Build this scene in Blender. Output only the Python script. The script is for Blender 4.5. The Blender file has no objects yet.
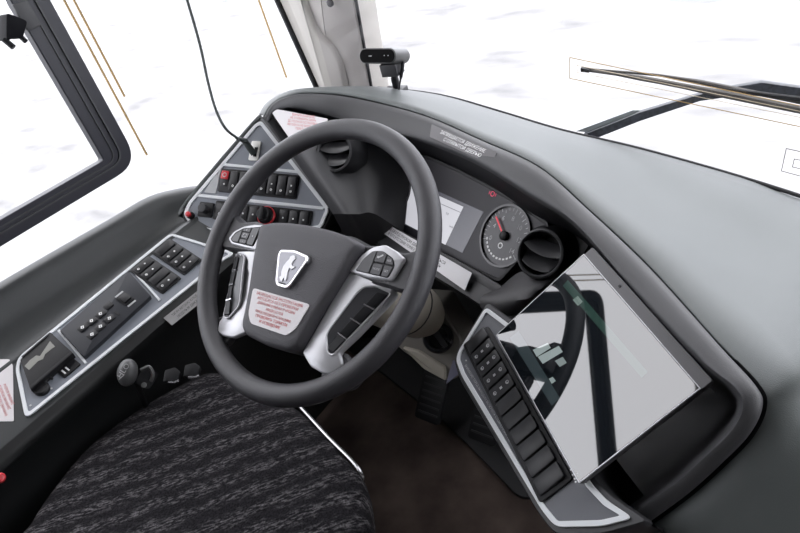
import bpy, bmesh, math, random
from mathutils import Vector as V, Matrix as M
random.seed(4)
SC = bpy.context.scene
COL = SC.collection
PI = math.pi

# ------------------------------------------------------------------ camera
CAM = V((0.63417201, -0.46303924, 1.25808995))
R_ = V((0.7973781, 0.55315987, -0.24125156))
U_ = V((-0.16943896, 0.58889852, 0.79024615))
D_ = V((-0.57920514, 0.58924756, -0.56330162))
FPX = 601.618
cd = bpy.data.cameras.new('camera'); cam = bpy.data.objects.new('camera', cd); COL.objects.link(cam)
m = M.Identity(4)
for i in range(3):
    m[i][0] = R_[i]; m[i][1] = U_[i]; m[i][2] = -D_[i]; m[i][3] = CAM[i]
cam.matrix_world = m
cd.sensor_width = 36; cd.lens = FPX * 36 / 800; cd.clip_start = .01; cd.clip_end = 300
SC.camera = cam
SC.view_settings.view_transform = 'Standard'; SC.view_settings.look = 'None'
SC.view_settings.exposure = 0; SC.view_settings.gamma = 1; SC.view_settings.use_curve_mapping = False
try:
    SC.cycles.use_denoising = True; SC.cycles.max_bounces = 10; SC.cycles.transparent_max_bounces = 16
except Exception: pass

def ray(x, y): return (R_ * ((x - 400) / FPX) + U_ * ((266.5 - y) / FPX) + D_)
def at(x, y, t): return CAM + ray(x, y).normalized() * t
def hit(x, y, o, n):
    d = ray(x, y); return CAM + d * ((V(o) - CAM).dot(n) / d.dot(n))

class Frame:
    def __init__(s, o, n, x, k=1.0):
        s.k = k; s.o = V(o); s.n = V(n).normalized(); x = V(x); s.x = (x - s.n * x.dot(s.n)).normalized(); s.y = s.n.cross(s.x)
    def w(s, u, v, h=0): return s.o + (s.x * u + s.y * v + s.n * h) * s.k
    def px(s, x, y, h=0):
        p = hit(x, y, s.o + s.n * h * s.k, s.n) - s.o; return (p.dot(s.x) / s.k, p.dot(s.y) / s.k)
    def pxs(s, pts, h=0): return [s.px(*q, h) for q in pts]
    def off(s, u, v, h=0, ang=0):
        c, q = math.cos(ang), math.sin(ang)
        return Frame(s.w(u, v, h), s.n, s.x * c + s.y * q, s.k)
    def mat(s):
        m = M.Identity(4)
        for i in range(3):
            m[i][0] = s.x[i]; m[i][1] = s.y[i]; m[i][2] = s.n[i]; m[i][3] = s.o[i]
        return m

WORLD = Frame((0, 0, 0), (0, 0, 1), (1, 0, 0))

# ------------------------------------------------------------------ materials
MATS = {}
def mat(name, col, rough=.5, metal=0, bump=0, bscale=400, spec=.5, var=0, vscale=20, emit=0, ecol=None, ior=None, coat=0):
    if name in MATS: return MATS[name]
    mt = bpy.data.materials.new(name); mt.use_nodes = True; nt = mt.node_tree; b = nt.nodes['Principled BSDF']
    b.inputs['Base Color'].default_value = (*col, 1); b.inputs['Roughness'].default_value = rough
    b.inputs['Metallic'].default_value = metal; b.inputs['Specular IOR Level'].default_value = spec
    if ior: b.inputs['IOR'].default_value = ior
    if coat: b.inputs['Coat Weight'].default_value = coat; b.inputs['Coat Roughness'].default_value = .05
    if emit:
        b.inputs['Emission Color'].default_value = (*(ecol or col), 1); b.inputs['Emission Strength'].default_value = emit
    tc = nt.nodes.new('ShaderNodeTexCoord')
    if var:
        n = nt.nodes.new('ShaderNodeTexNoise'); n.inputs['Scale'].default_value = vscale; n.inputs['Detail'].default_value = 6
        nt.links.new(tc.outputs['Object'], n.inputs['Vector'])
        r = nt.nodes.new('ShaderNodeValToRGB'); r.color_ramp.elements[0].position = .3; r.color_ramp.elements[1].position = .7
        r.color_ramp.elements[0].color = (*[c * (1 - var) for c in col], 1); r.color_ramp.elements[1].color = (*[min(1, c * (1 + var)) for c in col], 1)
        nt.links.new(n.outputs['Fac'], r.inputs['Fac']); nt.links.new(r.outputs['Color'], b.inputs['Base Color'])
    if bump:
        n = nt.nodes.new('ShaderNodeTexNoise'); n.inputs['Scale'].default_value = bscale; n.inputs['Detail'].default_value = 3
        nt.links.new(tc.outputs['Object'], n.inputs['Vector'])
        bp = nt.nodes.new('ShaderNodeBump'); bp.inputs['Strength'].default_value = bump; bp.inputs['Distance'].default_value = .001
        nt.links.new(n.outputs['Fac'], bp.inputs['Height']); nt.links.new(bp.outputs['Normal'], b.inputs['Normal'])
    MATS[name] = mt; return mt

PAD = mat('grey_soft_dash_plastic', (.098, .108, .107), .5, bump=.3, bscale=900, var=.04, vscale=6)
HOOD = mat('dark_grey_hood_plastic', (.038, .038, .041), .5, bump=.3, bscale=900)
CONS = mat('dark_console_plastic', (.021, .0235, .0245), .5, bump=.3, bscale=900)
BLACK = mat('black_plastic', (.008, .008, .0095), .5, bump=.15, bscale=700, spec=.3)
DARK = mat('charcoal_plastic', (.022, .022, .025), .5, bump=.2, bscale=800)
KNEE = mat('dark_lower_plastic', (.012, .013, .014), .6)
LEATHER = mat('black_wheel_leather', (.028, .027, .031), .45, bump=.6, bscale=1100)
HUBM = mat('grained_hub_plastic', (.04, .038, .044), .55, bump=.9, bscale=900)
SILVER = mat('satin_silver', (.50, .50, .52), .36, metal=.35, bump=.05)
TRIM = mat('matte_silver_trim', (.66, .68, .70), .45)
PANEL = mat('blue_grey_panel', (.18, .195, .225), .5, bump=.1)
PANEL2 = mat('light_blank_panel', (.40, .41, .42), .5)
KEY = mat('charcoal_key', (.035, .035, .04), .4)
ROCK = mat('black_rocker', (.012, .012, .014), .42, spec=.4)
WHITE = mat('white_print', (.75, .75, .75), .5)
GLYPH = mat('pale_grey_print', (.42, .42, .43), .5)
RED = mat('red_plastic', (.55, .03, .04), .35)
REDP = mat('red_print', (.52, .13, .13), .6)
PAPER = mat('white_sticker', (.60, .575, .585), .5)
PAPER2 = mat('grey_sticker', (.34, .33, .33), .45)
BEIGE = mat('beige_plastic', (.34, .315, .27), .55, bump=.1)
PILLAR = mat('beige_grey_pillar_trim', (.52, .50, .465), .6, bump=.2, bscale=600)
RUBBER = mat('black_rubber', (.015, .015, .017), .7)
FRAMEM = mat('black_window_frame', (.013, .013, .021), .45)
WIRE = mat('tan_heating_trace', (.42, .27, .10), .6)
CABLE = mat('dark_green_cable', (.035, .045, .042), .5)
CHROME = mat('bright_metal', (.55, .55, .57), .25, metal=1)
WALLM = mat('light_wall_trim', (.42, .41, .39), .7)
CEILM = mat('grey_ceiling', (.30, .30, .30), .8)
STEEL = mat('wiper_steel', (.07, .065, .06), .4, metal=.2)
BEZEL = mat('tablet_bezel', (.055, .053, .058), .4)
GLASSB = mat('cluster_face', (.014, .0125, .017), .35, spec=.25)

def glass_mat():
    mt = bpy.data.materials.new('clear_glass'); mt.use_nodes = True; nt = mt.node_tree
    for n in list(nt.nodes):
        if n.type != 'OUTPUT_MATERIAL': nt.nodes.remove(n)
    t = nt.nodes.new('ShaderNodeBsdfTransparent'); g = nt.nodes.new('ShaderNodeBsdfGlossy'); g.inputs['Roughness'].default_value = 0
    t.inputs['Color'].default_value = (.97, .965, .975, 1)
    lw = nt.nodes.new('ShaderNodeLayerWeight'); lw.inputs['Blend'].default_value = .5
    pw = nt.nodes.new('ShaderNodeMath'); pw.operation = 'POWER'; pw.inputs[1].default_value = 5; nt.links.new(lw.outputs['Facing'], pw.inputs[0])
    f = nt.nodes.new('ShaderNodeMath'); f.operation = 'MULTIPLY_ADD'; f.inputs[1].default_value = .7; f.inputs[2].default_value = .03; nt.links.new(pw.outputs[0], f.inputs[0])
    mx = nt.nodes.new('ShaderNodeMixShader'); nt.links.new(f.outputs[0], mx.inputs[0]); nt.links.new(t.outputs[0], mx.inputs[1]); nt.links.new(g.outputs[0], mx.inputs[2])
    nt.links.new(mx.outputs[0], nt.nodes['Material Output'].inputs[0]); return mt
GLASS = glass_mat()

def seat_mat():
    mt = bpy.data.materials.new('woven_seat_fabric'); mt.use_nodes = True; nt = mt.node_tree; b = nt.nodes['Principled BSDF']
    L = nt.links.new; N = nt.nodes.new
    tc = N('ShaderNodeTexCoord'); mp = N('ShaderNodeMapping'); mp.inputs['Rotation'].default_value = (0, 0, math.radians(-52))
    L(tc.outputs['Object'], mp.inputs['Vector'])
    w = N('ShaderNodeTexWave'); w.inputs['Scale'].default_value = 8; w.inputs['Distortion'].default_value = 3.5; w.inputs['Detail'].default_value = 3
    w.inputs['Detail Scale'].default_value = 3; w.bands_direction = 'Y'; L(mp.outputs[0], w.inputs['Vector'])
    n = N('ShaderNodeTexNoise'); n.inputs['Scale'].default_value = 330; n.inputs['Detail'].default_value = 4; L(tc.outputs['Object'], n.inputs['Vector'])
    mp2 = N('ShaderNodeMapping'); mp2.inputs['Scale'].default_value = (85, 300, 60)
    L(mp.outputs[0], mp2.inputs['Vector'])
    n2 = N('ShaderNodeTexNoise'); n2.inputs['Scale'].default_value = 1; n2.inputs['Detail'].default_value = 3; L(mp2.outputs[0], n2.inputs['Vector'])
    r2 = N('ShaderNodeValToRGB'); r2.color_ramp.elements[0].position = .45; r2.color_ramp.elements[1].position = .62; L(n2.outputs['Fac'], r2.inputs['Fac'])
    mu = N('ShaderNodeMath'); mu.operation = 'MULTIPLY'; L(w.outputs['Fac'], mu.inputs[0]); L(r2.outputs['Color'], mu.inputs[1])
    mx = N('ShaderNodeMix'); mx.data_type = 'RGBA'; mx.inputs[6].default_value = (.013, .012, .014, 1); mx.inputs[7].default_value = (.105, .10, .105, 1)
    L(mu.outputs[0], mx.inputs[0])
    r = N('ShaderNodeValToRGB'); r.color_ramp.elements[0].position = .35; r.color_ramp.elements[1].position = .7
    r.color_ramp.elements[0].color = (.3, .3, .3, 1); r.color_ramp.elements[1].color = (1.6, 1.6, 1.6, 1); L(n.outputs['Fac'], r.inputs['Fac'])
    m2 = N('ShaderNodeMix'); m2.data_type = 'RGBA'; m2.blend_type = 'MULTIPLY'; m2.inputs[0].default_value = .8
    L(mx.outputs[2], m2.inputs[6]); L(r.outputs['Color'], m2.inputs[7]); L(m2.outputs[2], b.inputs['Base Color'])
    b.inputs['Roughness'].default_value = .95; b.inputs['Specular IOR Level'].default_value = .1
    bp = N('ShaderNodeBump'); bp.inputs['Strength'].default_value = .8; bp.inputs['Distance'].default_value = .002; L(n.outputs['Fac'], bp.inputs['Height']); L(bp.outputs[0], b.inputs['Normal'])
    return mt
SEAT = seat_mat()

def two_tone(name, c1, c2, scale, lo, hi, rough=.9, detail=8, stretch=(1, 1, 1)):
    mt = bpy.data.materials.new(name); mt.use_nodes = True; nt = mt.node_tree; b = nt.nodes['Principled BSDF']
    tc = nt.nodes.new('ShaderNodeTexCoord'); mp = nt.nodes.new('ShaderNodeMapping'); mp.inputs['Scale'].default_value = stretch
    n = nt.nodes.new('ShaderNodeTexNoise'); n.inputs['Scale'].default_value = scale; n.inputs['Detail'].default_value = detail
    r = nt.nodes.new('ShaderNodeValToRGB'); r.color_ramp.elements[0].position = lo; r.color_ramp.elements[1].position = hi
    r.color_ramp.elements[0].color = (*c1, 1); r.color_ramp.elements[1].color = (*c2, 1)
    nt.links.new(tc.outputs['Object'], mp.inputs[0]); nt.links.new(mp.outputs[0], n.inputs['Vector']); nt.links.new(n.outputs['Fac'], r.inputs['Fac']); nt.links.new(r.outputs['Color'], b.inputs['Base Color'])
    b.inputs['Roughness'].default_value = rough; b.inputs['Specular IOR Level'].default_value = .2
    return mt
FLOORM = two_tone('dirty_brown_floor', (.035, .025, .022), (.10, .075, .065), 7, .35, .7)
SNOW = two_tone('trodden_snow', (.165, .165, .168), (.28, .28, .283), .8, .30, .50, stretch=(1, 2.2, 1))

# ------------------------------------------------------------------ mesh tools
WM = {}
def thing(name, label, cat, F, group=None):
    o = bpy.data.objects.new(name, None); COL.objects.link(o); o.empty_display_size = .02
    if isinstance(F, Frame): mm = F.mat()
    else: mm = M.Translation(V(F))
    o.matrix_world = mm; WM[o.name] = mm.copy(); o['label'] = label; o['category'] = cat
    if group: o['group'] = group
    return o
def part(name, bm, m, parent=None, smooth=True, bevel=0, label=None, kind=None, sub=0, cat=None, group=None, solid=0, origin=None):
    me = bpy.data.meshes.new(name); o = bpy.data.objects.new(name, me); COL.objects.link(o)
    bmesh.ops.remove_doubles(bm, verts=bm.verts, dist=1e-6)
    if parent is None:
        mm = M.Translation(V(origin) if origin is not None else V((0, 0, 0)))
        o.matrix_world = mm
    else:
        mm = WM[parent.name]; o.parent = parent
    WM[o.name] = mm
    bm.transform(mm.inverted()); bmesh.ops.recalc_face_normals(bm, faces=bm.faces)
    bm.to_mesh(me); bm.free(); me.materials.append(m)
    if smooth:
        me.polygons.foreach_set('use_smooth', [True] * len(me.polygons))
        try: me.set_sharp_from_angle(angle=math.radians(38))
        except Exception: pass
    if solid:
        s = o.modifiers.new('solid', 'SOLIDIFY'); s.thickness = solid; s.offset = -1
    if bevel:
        b = o.modifiers.new('bevel', 'BEVEL'); b.width = bevel; b.segments = 2; b.limit_method = 'ANGLE'; b.angle_limit = math.radians(40); b.harden_normals = False
    if sub:
        s = o.modifiers.new('sub', 'SUBSURF'); s.levels = sub; s.render_levels = sub
    if label: o['label'] = label
    if kind: o['kind'] = kind
    if cat: o['category'] = cat
    if group: o['group'] = group
    return o

def area(p): return sum(p[i][0] * p[(i + 1) % len(p)][1] - p[(i + 1) % len(p)][0] * p[i][1] for i in range(len(p))) / 2
def ccw(p): return list(p) if area(p) > 0 else list(reversed(p))
def inset(p, d):
    if not d: return list(p)
    n = len(p); out = []
    for i in range(n):
        a, b, c = p[i - 1], p[i], p[(i + 1) % n]
        e1 = (b[0] - a[0], b[1] - a[1]); e2 = (c[0] - b[0], c[1] - b[1]); l1 = math.hypot(*e1) or 1e-9; l2 = math.hypot(*e2) or 1e-9
        n1 = (-e1[1] / l1, e1[0] / l1); n2 = (-e2[1] / l2, e2[0] / l2)
        k = 1 + n1[0] * n2[0] + n1[1] * n2[1]; k = max(k, .35)
        out.append((b[0] + d * (n1[0] + n2[0]) / k, b[1] + d * (n1[1] + n2[1]) / k))
    return out
def rnd(p, r, seg=4):
    p = ccw(p); n = len(p); out = []
    for i in range(n):
        a, b, c = V(p[i - 1]), V(p[i]), V(p[(i + 1) % n]); rr = r[i] if isinstance(r, (list, tuple)) else r
        d1 = (a - b); d2 = (c - b); k = min(rr, d1.length * .45, d2.length * .45)
        s = b + d1.normalized() * k; e = b + d2.normalized() * k
        for j in range(seg + 1):
            t = j / seg; q = s * (1 - t) ** 2 + b * 2 * t * (1 - t) + e * t * t; out.append((q.x, q.y))
    return out
def rect(u, v, w, l, r=0, ang=0, seg=3):
    pts = [(-w / 2, -l / 2), (w / 2, -l / 2), (w / 2, l / 2), (-w / 2, l / 2)]
    if r: pts = rnd(pts, r, seg)
    c, s = math.cos(ang), math.sin(ang)
    return [(u + x * c - y * s, v + x * s + y * c) for x, y in pts]
def circ(u, v, r, n=24, a0=0, a1=2 * PI):
    return [(u + r * math.cos(a0 + (a1 - a0) * i / n), v + r * math.sin(a0 + (a1 - a0) * i / n)) for i in range(n)]
def slab(F, pts, levels, tilt=None, bm=None, cap0=True, cap1=True):
    """levels: list of (inset, h), bottom to top; tilt(u, v) adds height to the last levels"""
    bm = bm or bmesh.new(); pts = ccw(pts); rows = []
    for k, (d, h) in enumerate(levels):
        q = inset(pts, d)
        rows.append([bm.verts.new(F.w(u, v, h + (tilt(u, v) if tilt and k else 0))) for u, v in q])
    n = len(pts)
    for a, b in zip(rows, rows[1:]):
        for i in range(n):
            j = (i + 1) % n; bm.faces.new((a[i], a[j], b[j], b[i]))
    if cap0: bm.faces.new(list(reversed(rows[0])))
    if cap1: bm.faces.new(rows[-1])
    return bm
def plate(F, pts, h0, h1, bm=None): return slab(F, pts, [(0, h0), (0, h1)], bm=bm)
def softplate(F, pts, h0, h1, b=.0008, bm=None, tilt=None): return slab(F, pts, [(0, h0), (0, h1 - b), (b * .3, h1 - b * .3), (b, h1)], tilt, bm)
def ring(F, outer, inner, h0, h1, bm=None):
    """outer and inner have the same vertex count"""
    bm = bm or bmesh.new(); n = len(outer)
    R = [[bm.verts.new(F.w(u, v, h)) for u, v in p] for p, h in ((outer, h0), (outer, h1), (inner, h1), (inner, h0))]
    for k in range(4):
        a, b = R[k], R[(k + 1) % 4]
        for i in range(n):
            j = (i + 1) % n; bm.faces.new((a[i], a[j], b[j], b[i]))
    return bm
def trim(F, poly, width, r, h0, h1, bm=None, seg=5):
    poly = ccw(poly); inn = inset(poly, width)
    ri = [max(.001, x - width) for x in r] if isinstance(r, (list, tuple)) else max(.001, r - width)
    return ring(F, rnd(poly, r, seg), rnd(inn, ri, seg), h0, h1, bm)
def catmull(pts, k=6, closed=False):
    pts = [V(p) for p in pts]; n = len(pts); out = []
    rng = range(n if closed else n - 1)
    for i in rng:
        if closed: p0, p1, p2, p3 = pts[i - 1], pts[i], pts[(i + 1) % n], pts[(i + 2) % n]
        else: p0, p1, p2, p3 = pts[max(0, i - 1)], pts[i], pts[i + 1], pts[min(n - 1, i + 2)]
        for j in range(k):
            t = j / k
            out.append(.5 * ((2 * p1) + (-p0 + p2) * t + (2 * p0 - 5 * p1 + 4 * p2 - p3) * t * t + (-p0 + 3 * p1 - 3 * p2 + p3) * t ** 3))
    if not closed: out.append(pts[-1])
    return out
def tube(pts, r, seg=10, closed=False, bm=None, k=0):
    bm = bm or bmesh.new()
    if k: pts = catmull(pts, k, closed)
    pts = [V(p) for p in pts]; n = len(pts); rings = []; up = None
    for i, p in enumerate(pts):
        a = pts[i - 1] if (i or closed) else p; b = pts[(i + 1) % n] if (i < n - 1 or closed) else p
        t = (b - a).normalized()
        if up is None: up = t.orthogonal().normalized()
        up = (up - t * up.dot(t)).normalized(); s = t.cross(up)
        rr = r[int(i * (len(r) - 1) / max(1, n - 1))] if isinstance(r, (list, tuple)) else r
        rings.append([bm.verts.new(p + (up * math.cos(2 * PI * j / seg) + s * math.sin(2 * PI * j / seg)) * rr) for j in range(seg)])
    for i in range(n if closed else n - 1):
        a, b = rings[i], rings[(i + 1) % n]
        sh = 0
        if closed and i == n - 1:
            sh = min(range(seg), key=lambda q: (b[q].co - a[0].co).length)
        for j in range(seg): bm.faces.new((a[j], a[(j + 1) % seg], b[(j + 1 + sh) % seg], b[(j + sh) % seg]))
    if not closed:
        bm.faces.new(list(reversed(rings[0]))); bm.faces.new(rings[-1])
    return bm
def lathe(F, prof, seg=32, u=0, v=0, bm=None, sx=1, sy=1, cap=True):
    bm = bm or bmesh.new(); rows = []
    for r, h in prof:
        rows.append([bm.verts.new(F.w(u + r * sx * math.cos(2 * PI * j / seg), v + r * sy * math.sin(2 * PI * j / seg), h)) for j in range(seg)])
    for a, b in zip(rows, rows[1:]):
        for j in range(seg): bm.faces.new((a[j], a[(j + 1) % seg], b[(j + 1) % seg], b[j]))
    if cap and prof[0][0] > 1e-5: bm.faces.new(list(reversed(rows[0])))
    if cap and prof[-1][0] > 1e-5: bm.faces.new(rows[-1])
    return bm
def loft(rows, k=5, kr=0, bm=None):
    bm = bm or bmesh.new()
    rows = [catmull(r, k) if k else [V(p) for p in r] for r in rows]
    if kr:
        cols = [catmull([r[i] for r in rows], kr) for i in range(len(rows[0]))]
        rows = [[c[j] for c in cols] for j in range(len(cols[0]))]
    G = [[bm.verts.new(p) for p in r] for r in rows]
    for a, b in zip(G, G[1:]):
        for i in range(len(a) - 1):
            try: bm.faces.new((a[i], a[i + 1], b[i + 1], b[i]))
            except ValueError: pass
    return bm
def box(c, s, bm=None, F=WORLD):
    x, y, z = c; a, b, h = s
    return plate(F, [(x - a / 2, y - b / 2), (x + a / 2, y - b / 2), (x + a / 2, y + b / 2), (x - a / 2, y + b / 2)], z - h / 2, z + h / 2, bm)
def text(F, s, size, u=0, v=0, h=.0004, ang=0, bm=None, sx=1, bold=0):
    cu = bpy.data.curves.new('txt', 'FONT'); cu.body = s; cu.size = size; cu.align_x = 'CENTER'; cu.align_y = 'CENTER'; cu.resolution_u = 2; cu.offset = bold * size
    cu.extrude = .00008
    o = bpy.data.objects.new('txt', cu); COL.objects.link(o); dg = bpy.context.evaluated_depsgraph_get(); dg.update()
    me = bpy.data.meshes.new_from_object(o.evaluated_get(dg)); bpy.data.objects.remove(o); bpy.data.curves.remove(cu)
    G = F.off(u, v, h, ang); mm = G.mat() @ M.Diagonal((sx * G.k, G.k, G.k, 1)); me.transform(mm)
    bm = bm or bmesh.new(); bm.from_mesh(me); bpy.data.meshes.remove(me); return bm
def setting(name, bm, m, **k): return part(name, bm, m, None, kind='structure', **k)

# ------------------------------------------------------------------ rocker switches
def rocker(F, T, u, v, w, l, ang=0, tip=1, sym=None, name='rocker_switch', hi=.0065, m=None, lit=None):
    """one rocker with the long side along v, rotated by ang"""
    G = F.off(u, v, 0, ang)
    pts = rnd([(-w / 2, -l / 2), (w / 2, -l / 2), (w / 2, l / 2), (-w / 2, l / 2)], w * .18, 3)
    p = part(name, slab(G, pts, [(0, 0), (0, hi - .002), (.0006, hi - .0006), (.0018, hi)], lambda a, b: tip * b * .07), m or ROCK, T)
    hh = hi + .0002
    if sym:
        bm = bmesh.new()
        tl = lambda b: hh + tip * b * .07
        for kind, b in sym:
            if kind == 'dot': plate(G, rect(0, b * l, w * .16, w * .16), tl(b * l) - .0012, tl(b * l) + .0003, bm)
            if kind == 'bar': plate(G, rect(0, b * l, w * .16, l * .10), tl(b * l) - .0015, tl(b * l) + .0003, bm)
            if kind == 'ico':
                ring(G, circ(0, b * l, w * .13, 10), circ(0, b * l, w * .09, 10), tl(b * l) - .0012, tl(b * l) + .0003, bm)
                plate(G, rect(w * .02, b * l - w * .02, w * .26, w * .05, 0, .5), tl(b * l) - .0012, tl(b * l) + .0003, bm)
        part('symbol', bm, WHITE if lit is None else lit, p, smooth=False)
    return p

# ================================================================== SETTING
XG = -.745   # side glass
def yz(y, z, x=XG): return V((x, y, z))
FX = Frame((-.73, 0, 0), (1, 0, 0), (0, 1, 0))    # u = y, v = z
setting('floor', box((.4, -.8, -.03), (2.6, 4.4, .06)), FLOORM, smooth=False)
setting('ceiling', box((.4, -1.0, 2.33), (2.6, 3.8, .06)), CEILM, smooth=False)
# ground outside
setting('ground', box((-6, 8, -1.36), (90, 90, .1)), SNOW, smooth=False)
# left wall: below sill, above the windows, behind
bm = box((-.80, -.9, .30), (.08, 3.6, .66)); setting('wall_left', bm, WALLM, smooth=False)
setting('wall_left', box((-.80, -1.0, 2.27), (.08, 3.8, .08)), WALLM, smooth=False)
setting('wall_left', box((-.80, -2.05, 1.44), (.08, 1.6, 1.6)), WALLM, smooth=False)
setting('wall_rear', box((.4, -2.9, 1.15), (2.6, .08, 2.3)), WALLM, smooth=False)
bm = box((1.66, -.9, .34), (.08, 4.2, .72)); box((1.66, -1, 2.1), (.08, 3.8, .4), bm); box((1.66, -1.5, 1.15), (.08, 2.6, 2.3), bm)  # unseen right side, window opening narrowed to cut light from there
setting('wall_right', bm, WALLM, smooth=False)
# side glazing (fixed pane) with heating traces
w1 = setting('window_1', box((XG, -.25, 1.41), (.005, 2.3, 1.66)), GLASS, smooth=False)
for y, z0, nm in ((.213, .80, 0), (.2325, .94, 0), (.712, .785, 0)):
    part('heating_trace', box((XG + .006, y, (z0 + 2.2) / 2), (.003, .0042, 2.2 - z0)), WIRE, w1, smooth=False)
# opening sash in black frame
def rr(y0, z0, y1, z1, r): return rnd([(y0, z0), (y1, z0), (y1, z1), (y0, z1)], r, 8)
bm = ring(FX, rr(-.75, .80, .177, 1.70, .062), rr(-.68, .846, .105, 1.63, .006), -.012, .012)
w2 = setting('window_2', bm, FRAMEM, bevel=.002)
part('sealing_bead', ring(FX, rr(-.722, .822, .150, 1.675, .04), rr(-.718, .826, .146, 1.671, .036), .011, .016), HOOD, w2)
part('sealing_bead', ring(FX, rr(-.708, .832, .134, 1.66, .03), rr(-.7055, .835, .1315, 1.657, .028), .011, .0145), HOOD, w2)
part('frame_clip', softplate(FX, rect(*FX.px(23, 16), .030, .050, .003), .012, .02), HOOD, w2)
lt = part('sash_latch', softplate(FX, rnd(FX.pxs([(0, 14), (9, 17), (21, 22), (16, 40), (9, 38), (0, 42)]), .006), -.004, .03), mat('latch_black', (.004, .004, .006), .6, spec=.1), w2)
part('latch_lever', tube([FX.w(*FX.px(0, 40), .02), FX.w(*FX.px(7, 48), .03)], .006, 8), BLACK, w2)
part('latch_pin', tube([FX.w(*FX.px(15, 36), .02), FX.w(*FX.px(19, 42), .03)], .005, 8), BLACK, w2)

# windscreen : a pane slightly raked, yawed with the cockpit
WS0 = V((-.34, .67, .75)); WSn = V((.2, -.97, .06)).normalized()
FW = Frame(WS0, WSn, (1, 0, 0))
bm = plate(FW, [(-.16, -.35), (2.1, -.35), (2.1, 1.55), (-.16, 1.55)], -.006, 0)
w3 = setting('window_3', bm, GLASS, smooth=False)
def linerect(F, pts, w, h0, h1):
    return ring(F, ccw(pts), inset(ccw(pts), w), h0, h1)
big = FW.pxs([(569.5, 57), (569.5, 78.5), (1100, 190), (1100, 168)])
part('heating_trace', linerect(FW, big, .0014, 0, .001), WIRE, w3, smooth=False)
part('heating_trace', linerect(FW, FW.pxs([(577, 65), (577, 72.5), (1090, 176), (1090, 171)]), .0009, 0, .001), mat('pale_trace', (.6, .5, .36), .6), w3, smooth=False)
part('heating_trace', linerect(FW, FW.pxs([(786, 148), (781, 171), (840, 187), (840, 160)]), .0012, 0, .001), STEEL, w3, smooth=False)
part('heating_trace', linerect(FW, FW.pxs([(794, 158.5), (792, 167), (840, 178), (840, 168)]), .0012, 0, .001), STEEL, w3, smooth=False)
# base gasket of the windscreen
gask = [hit(x, y, WS0 + WSn * .004, WSn) for x, y in ((378, 88), (440, 95.5), (500, 112), (560, 130), (640, 149), (740, 177), (830, 206), (900, 232))]
part('gasket', tube(gask, .0045, 8, k=4), RUBBER, w3)

# A pillar
PY = .70
FP = Frame((-.5, PY, .9), (0, -1, 0), (1, 0, 0))
def ext(a, b, t0, t1): # extrapolate image line into frame coordinates
    (u0, v0), (u1, v1) = FP.px(*a), FP.px(*b); return [(u0 + (u1 - u0) * t, v0 + (v1 - v0) * t) for t in (t0, t1)]
L0, L1 = ext((318, 85), (280, 0), -.6, 5); R0, R1 = ext((372, 85), (357, 0), -.6, 5)
pl = thing('window_pillar', 'beige grey moulded pillar trim between side glass and windscreen', 'pillar', FP.w(L0[0] + .1, L0[1]))
part('pillar_trim', slab(FP, rnd([L0, R0, R1, L1], .01), [(0, -.07), (0, 0), (.004, .006), (.012, .009)]), PILLAR, pl)
A0, A1 = ext((351, 85), (306, 0), -.6, 5)
Q0, Q1 = ext((331, 85), (297, 0), -.6, 5)
wv = FP.pxs([(331, 95), (352, 92), (346, 62), (337, 44), (322, 30), (310, 0), (303, -30), (281, -30)])
part('moulded_step', slab(FP, rnd(wv, .012), [(0, .0), (0, .014), (.004, .020), (.010, .023)]), PILLAR, pl)
part('edge_seal', tube([FP.w(*L0, .008), FP.w(*L1, .008)], .0085, 10), RUBBER, pl)
part('windscreen_seal', tube([FP.w(*R0, .004), FP.w(*R1, .004)], .004, 8), RUBBER, pl)
u, v = FP.px(336, 0); part('trim_screw', lathe(FP, [(.009, .02), (.009, .026), (.004, .029), (0, .029)], 16, u, v), HOOD, pl)

# ================================================================== DASHBOARD
def wsp(x, y): return hit(x, y, WS0 + WSn * .006, WSn)
G0 = [at(259, 114, 1.35), at(266, 103, 1.38), at(279, 95, 1.42), at(298, 89.5, 1.45), at(338, 86.5, 1.47), wsp(385, 88), wsp(440, 95), wsp(500, 112), wsp(560, 130), wsp(640, 149), wsp(740, 177), wsp(830, 206),
      at(1000, 270, .93), at(1010, 400, .86), at(1010, 560, .82), at(930, 700, .86), at(800, 760, .90), at(700, 720, .95)]
C1 = [(265, 117, 1.33), (271, 107, 1.34), (282, 99, 1.36), (302, 93.5, 1.38), (340, 95, 1.38), (385, 104, 1.33), (430, 117, 1.24), (482, 140, 1.13), (539, 166, 1.04), (590, 211, .975), (650, 267, .90), (720, 345, .81),
      (756, 386, .775), (763, 405, .77), (751, 432, .78), (726, 459, .80), (690, 492, .83), (650, 522, .87)]
C2 = [(268, 122, 1.32), (272, 114, 1.325), (279, 109, 1.335), (298, 108, 1.35), (335, 117, 1.345), (375, 127, 1.29), (424, 141, 1.205), (475, 161, 1.095), (527, 193, 1.01), (573, 223, .955), (628, 285, .885), (697, 358, .80),
      (733, 388, .765), (741, 406, .76), (731, 428, .77), (706, 453, .79), (671, 484, .82), (630, 511, .86)]
TK = [1] * 7 + [.995, .975, .95, .92, .90, .90, .90, .90, .90, .90, .90]
c1 = [at(x, y, t * k) for (x, y, t), k in zip(C1, TK)]; c2 = [at(x, y, t * k) for (x, y, t), k in zip(C2, TK)]
ng = [(c2[i] - c1[i]).cross(c1[min(i + 1, 17)] - c1[max(i - 1, 0)]).normalized() for i in range(18)]
ng = [n if n.dot(CAM - c1[i]) > 0 else -n for i, n in enumerate(ng)]
GN = V((-.257, -.705, .661)).normalized()
FG = Frame((0, .37, .65), GN, (math.cos(math.radians(20)), -math.sin(math.radians(20)), 0))
def gp(x, y, h=0): return FG.w(*FG.px(x, y, h), h)
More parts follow.
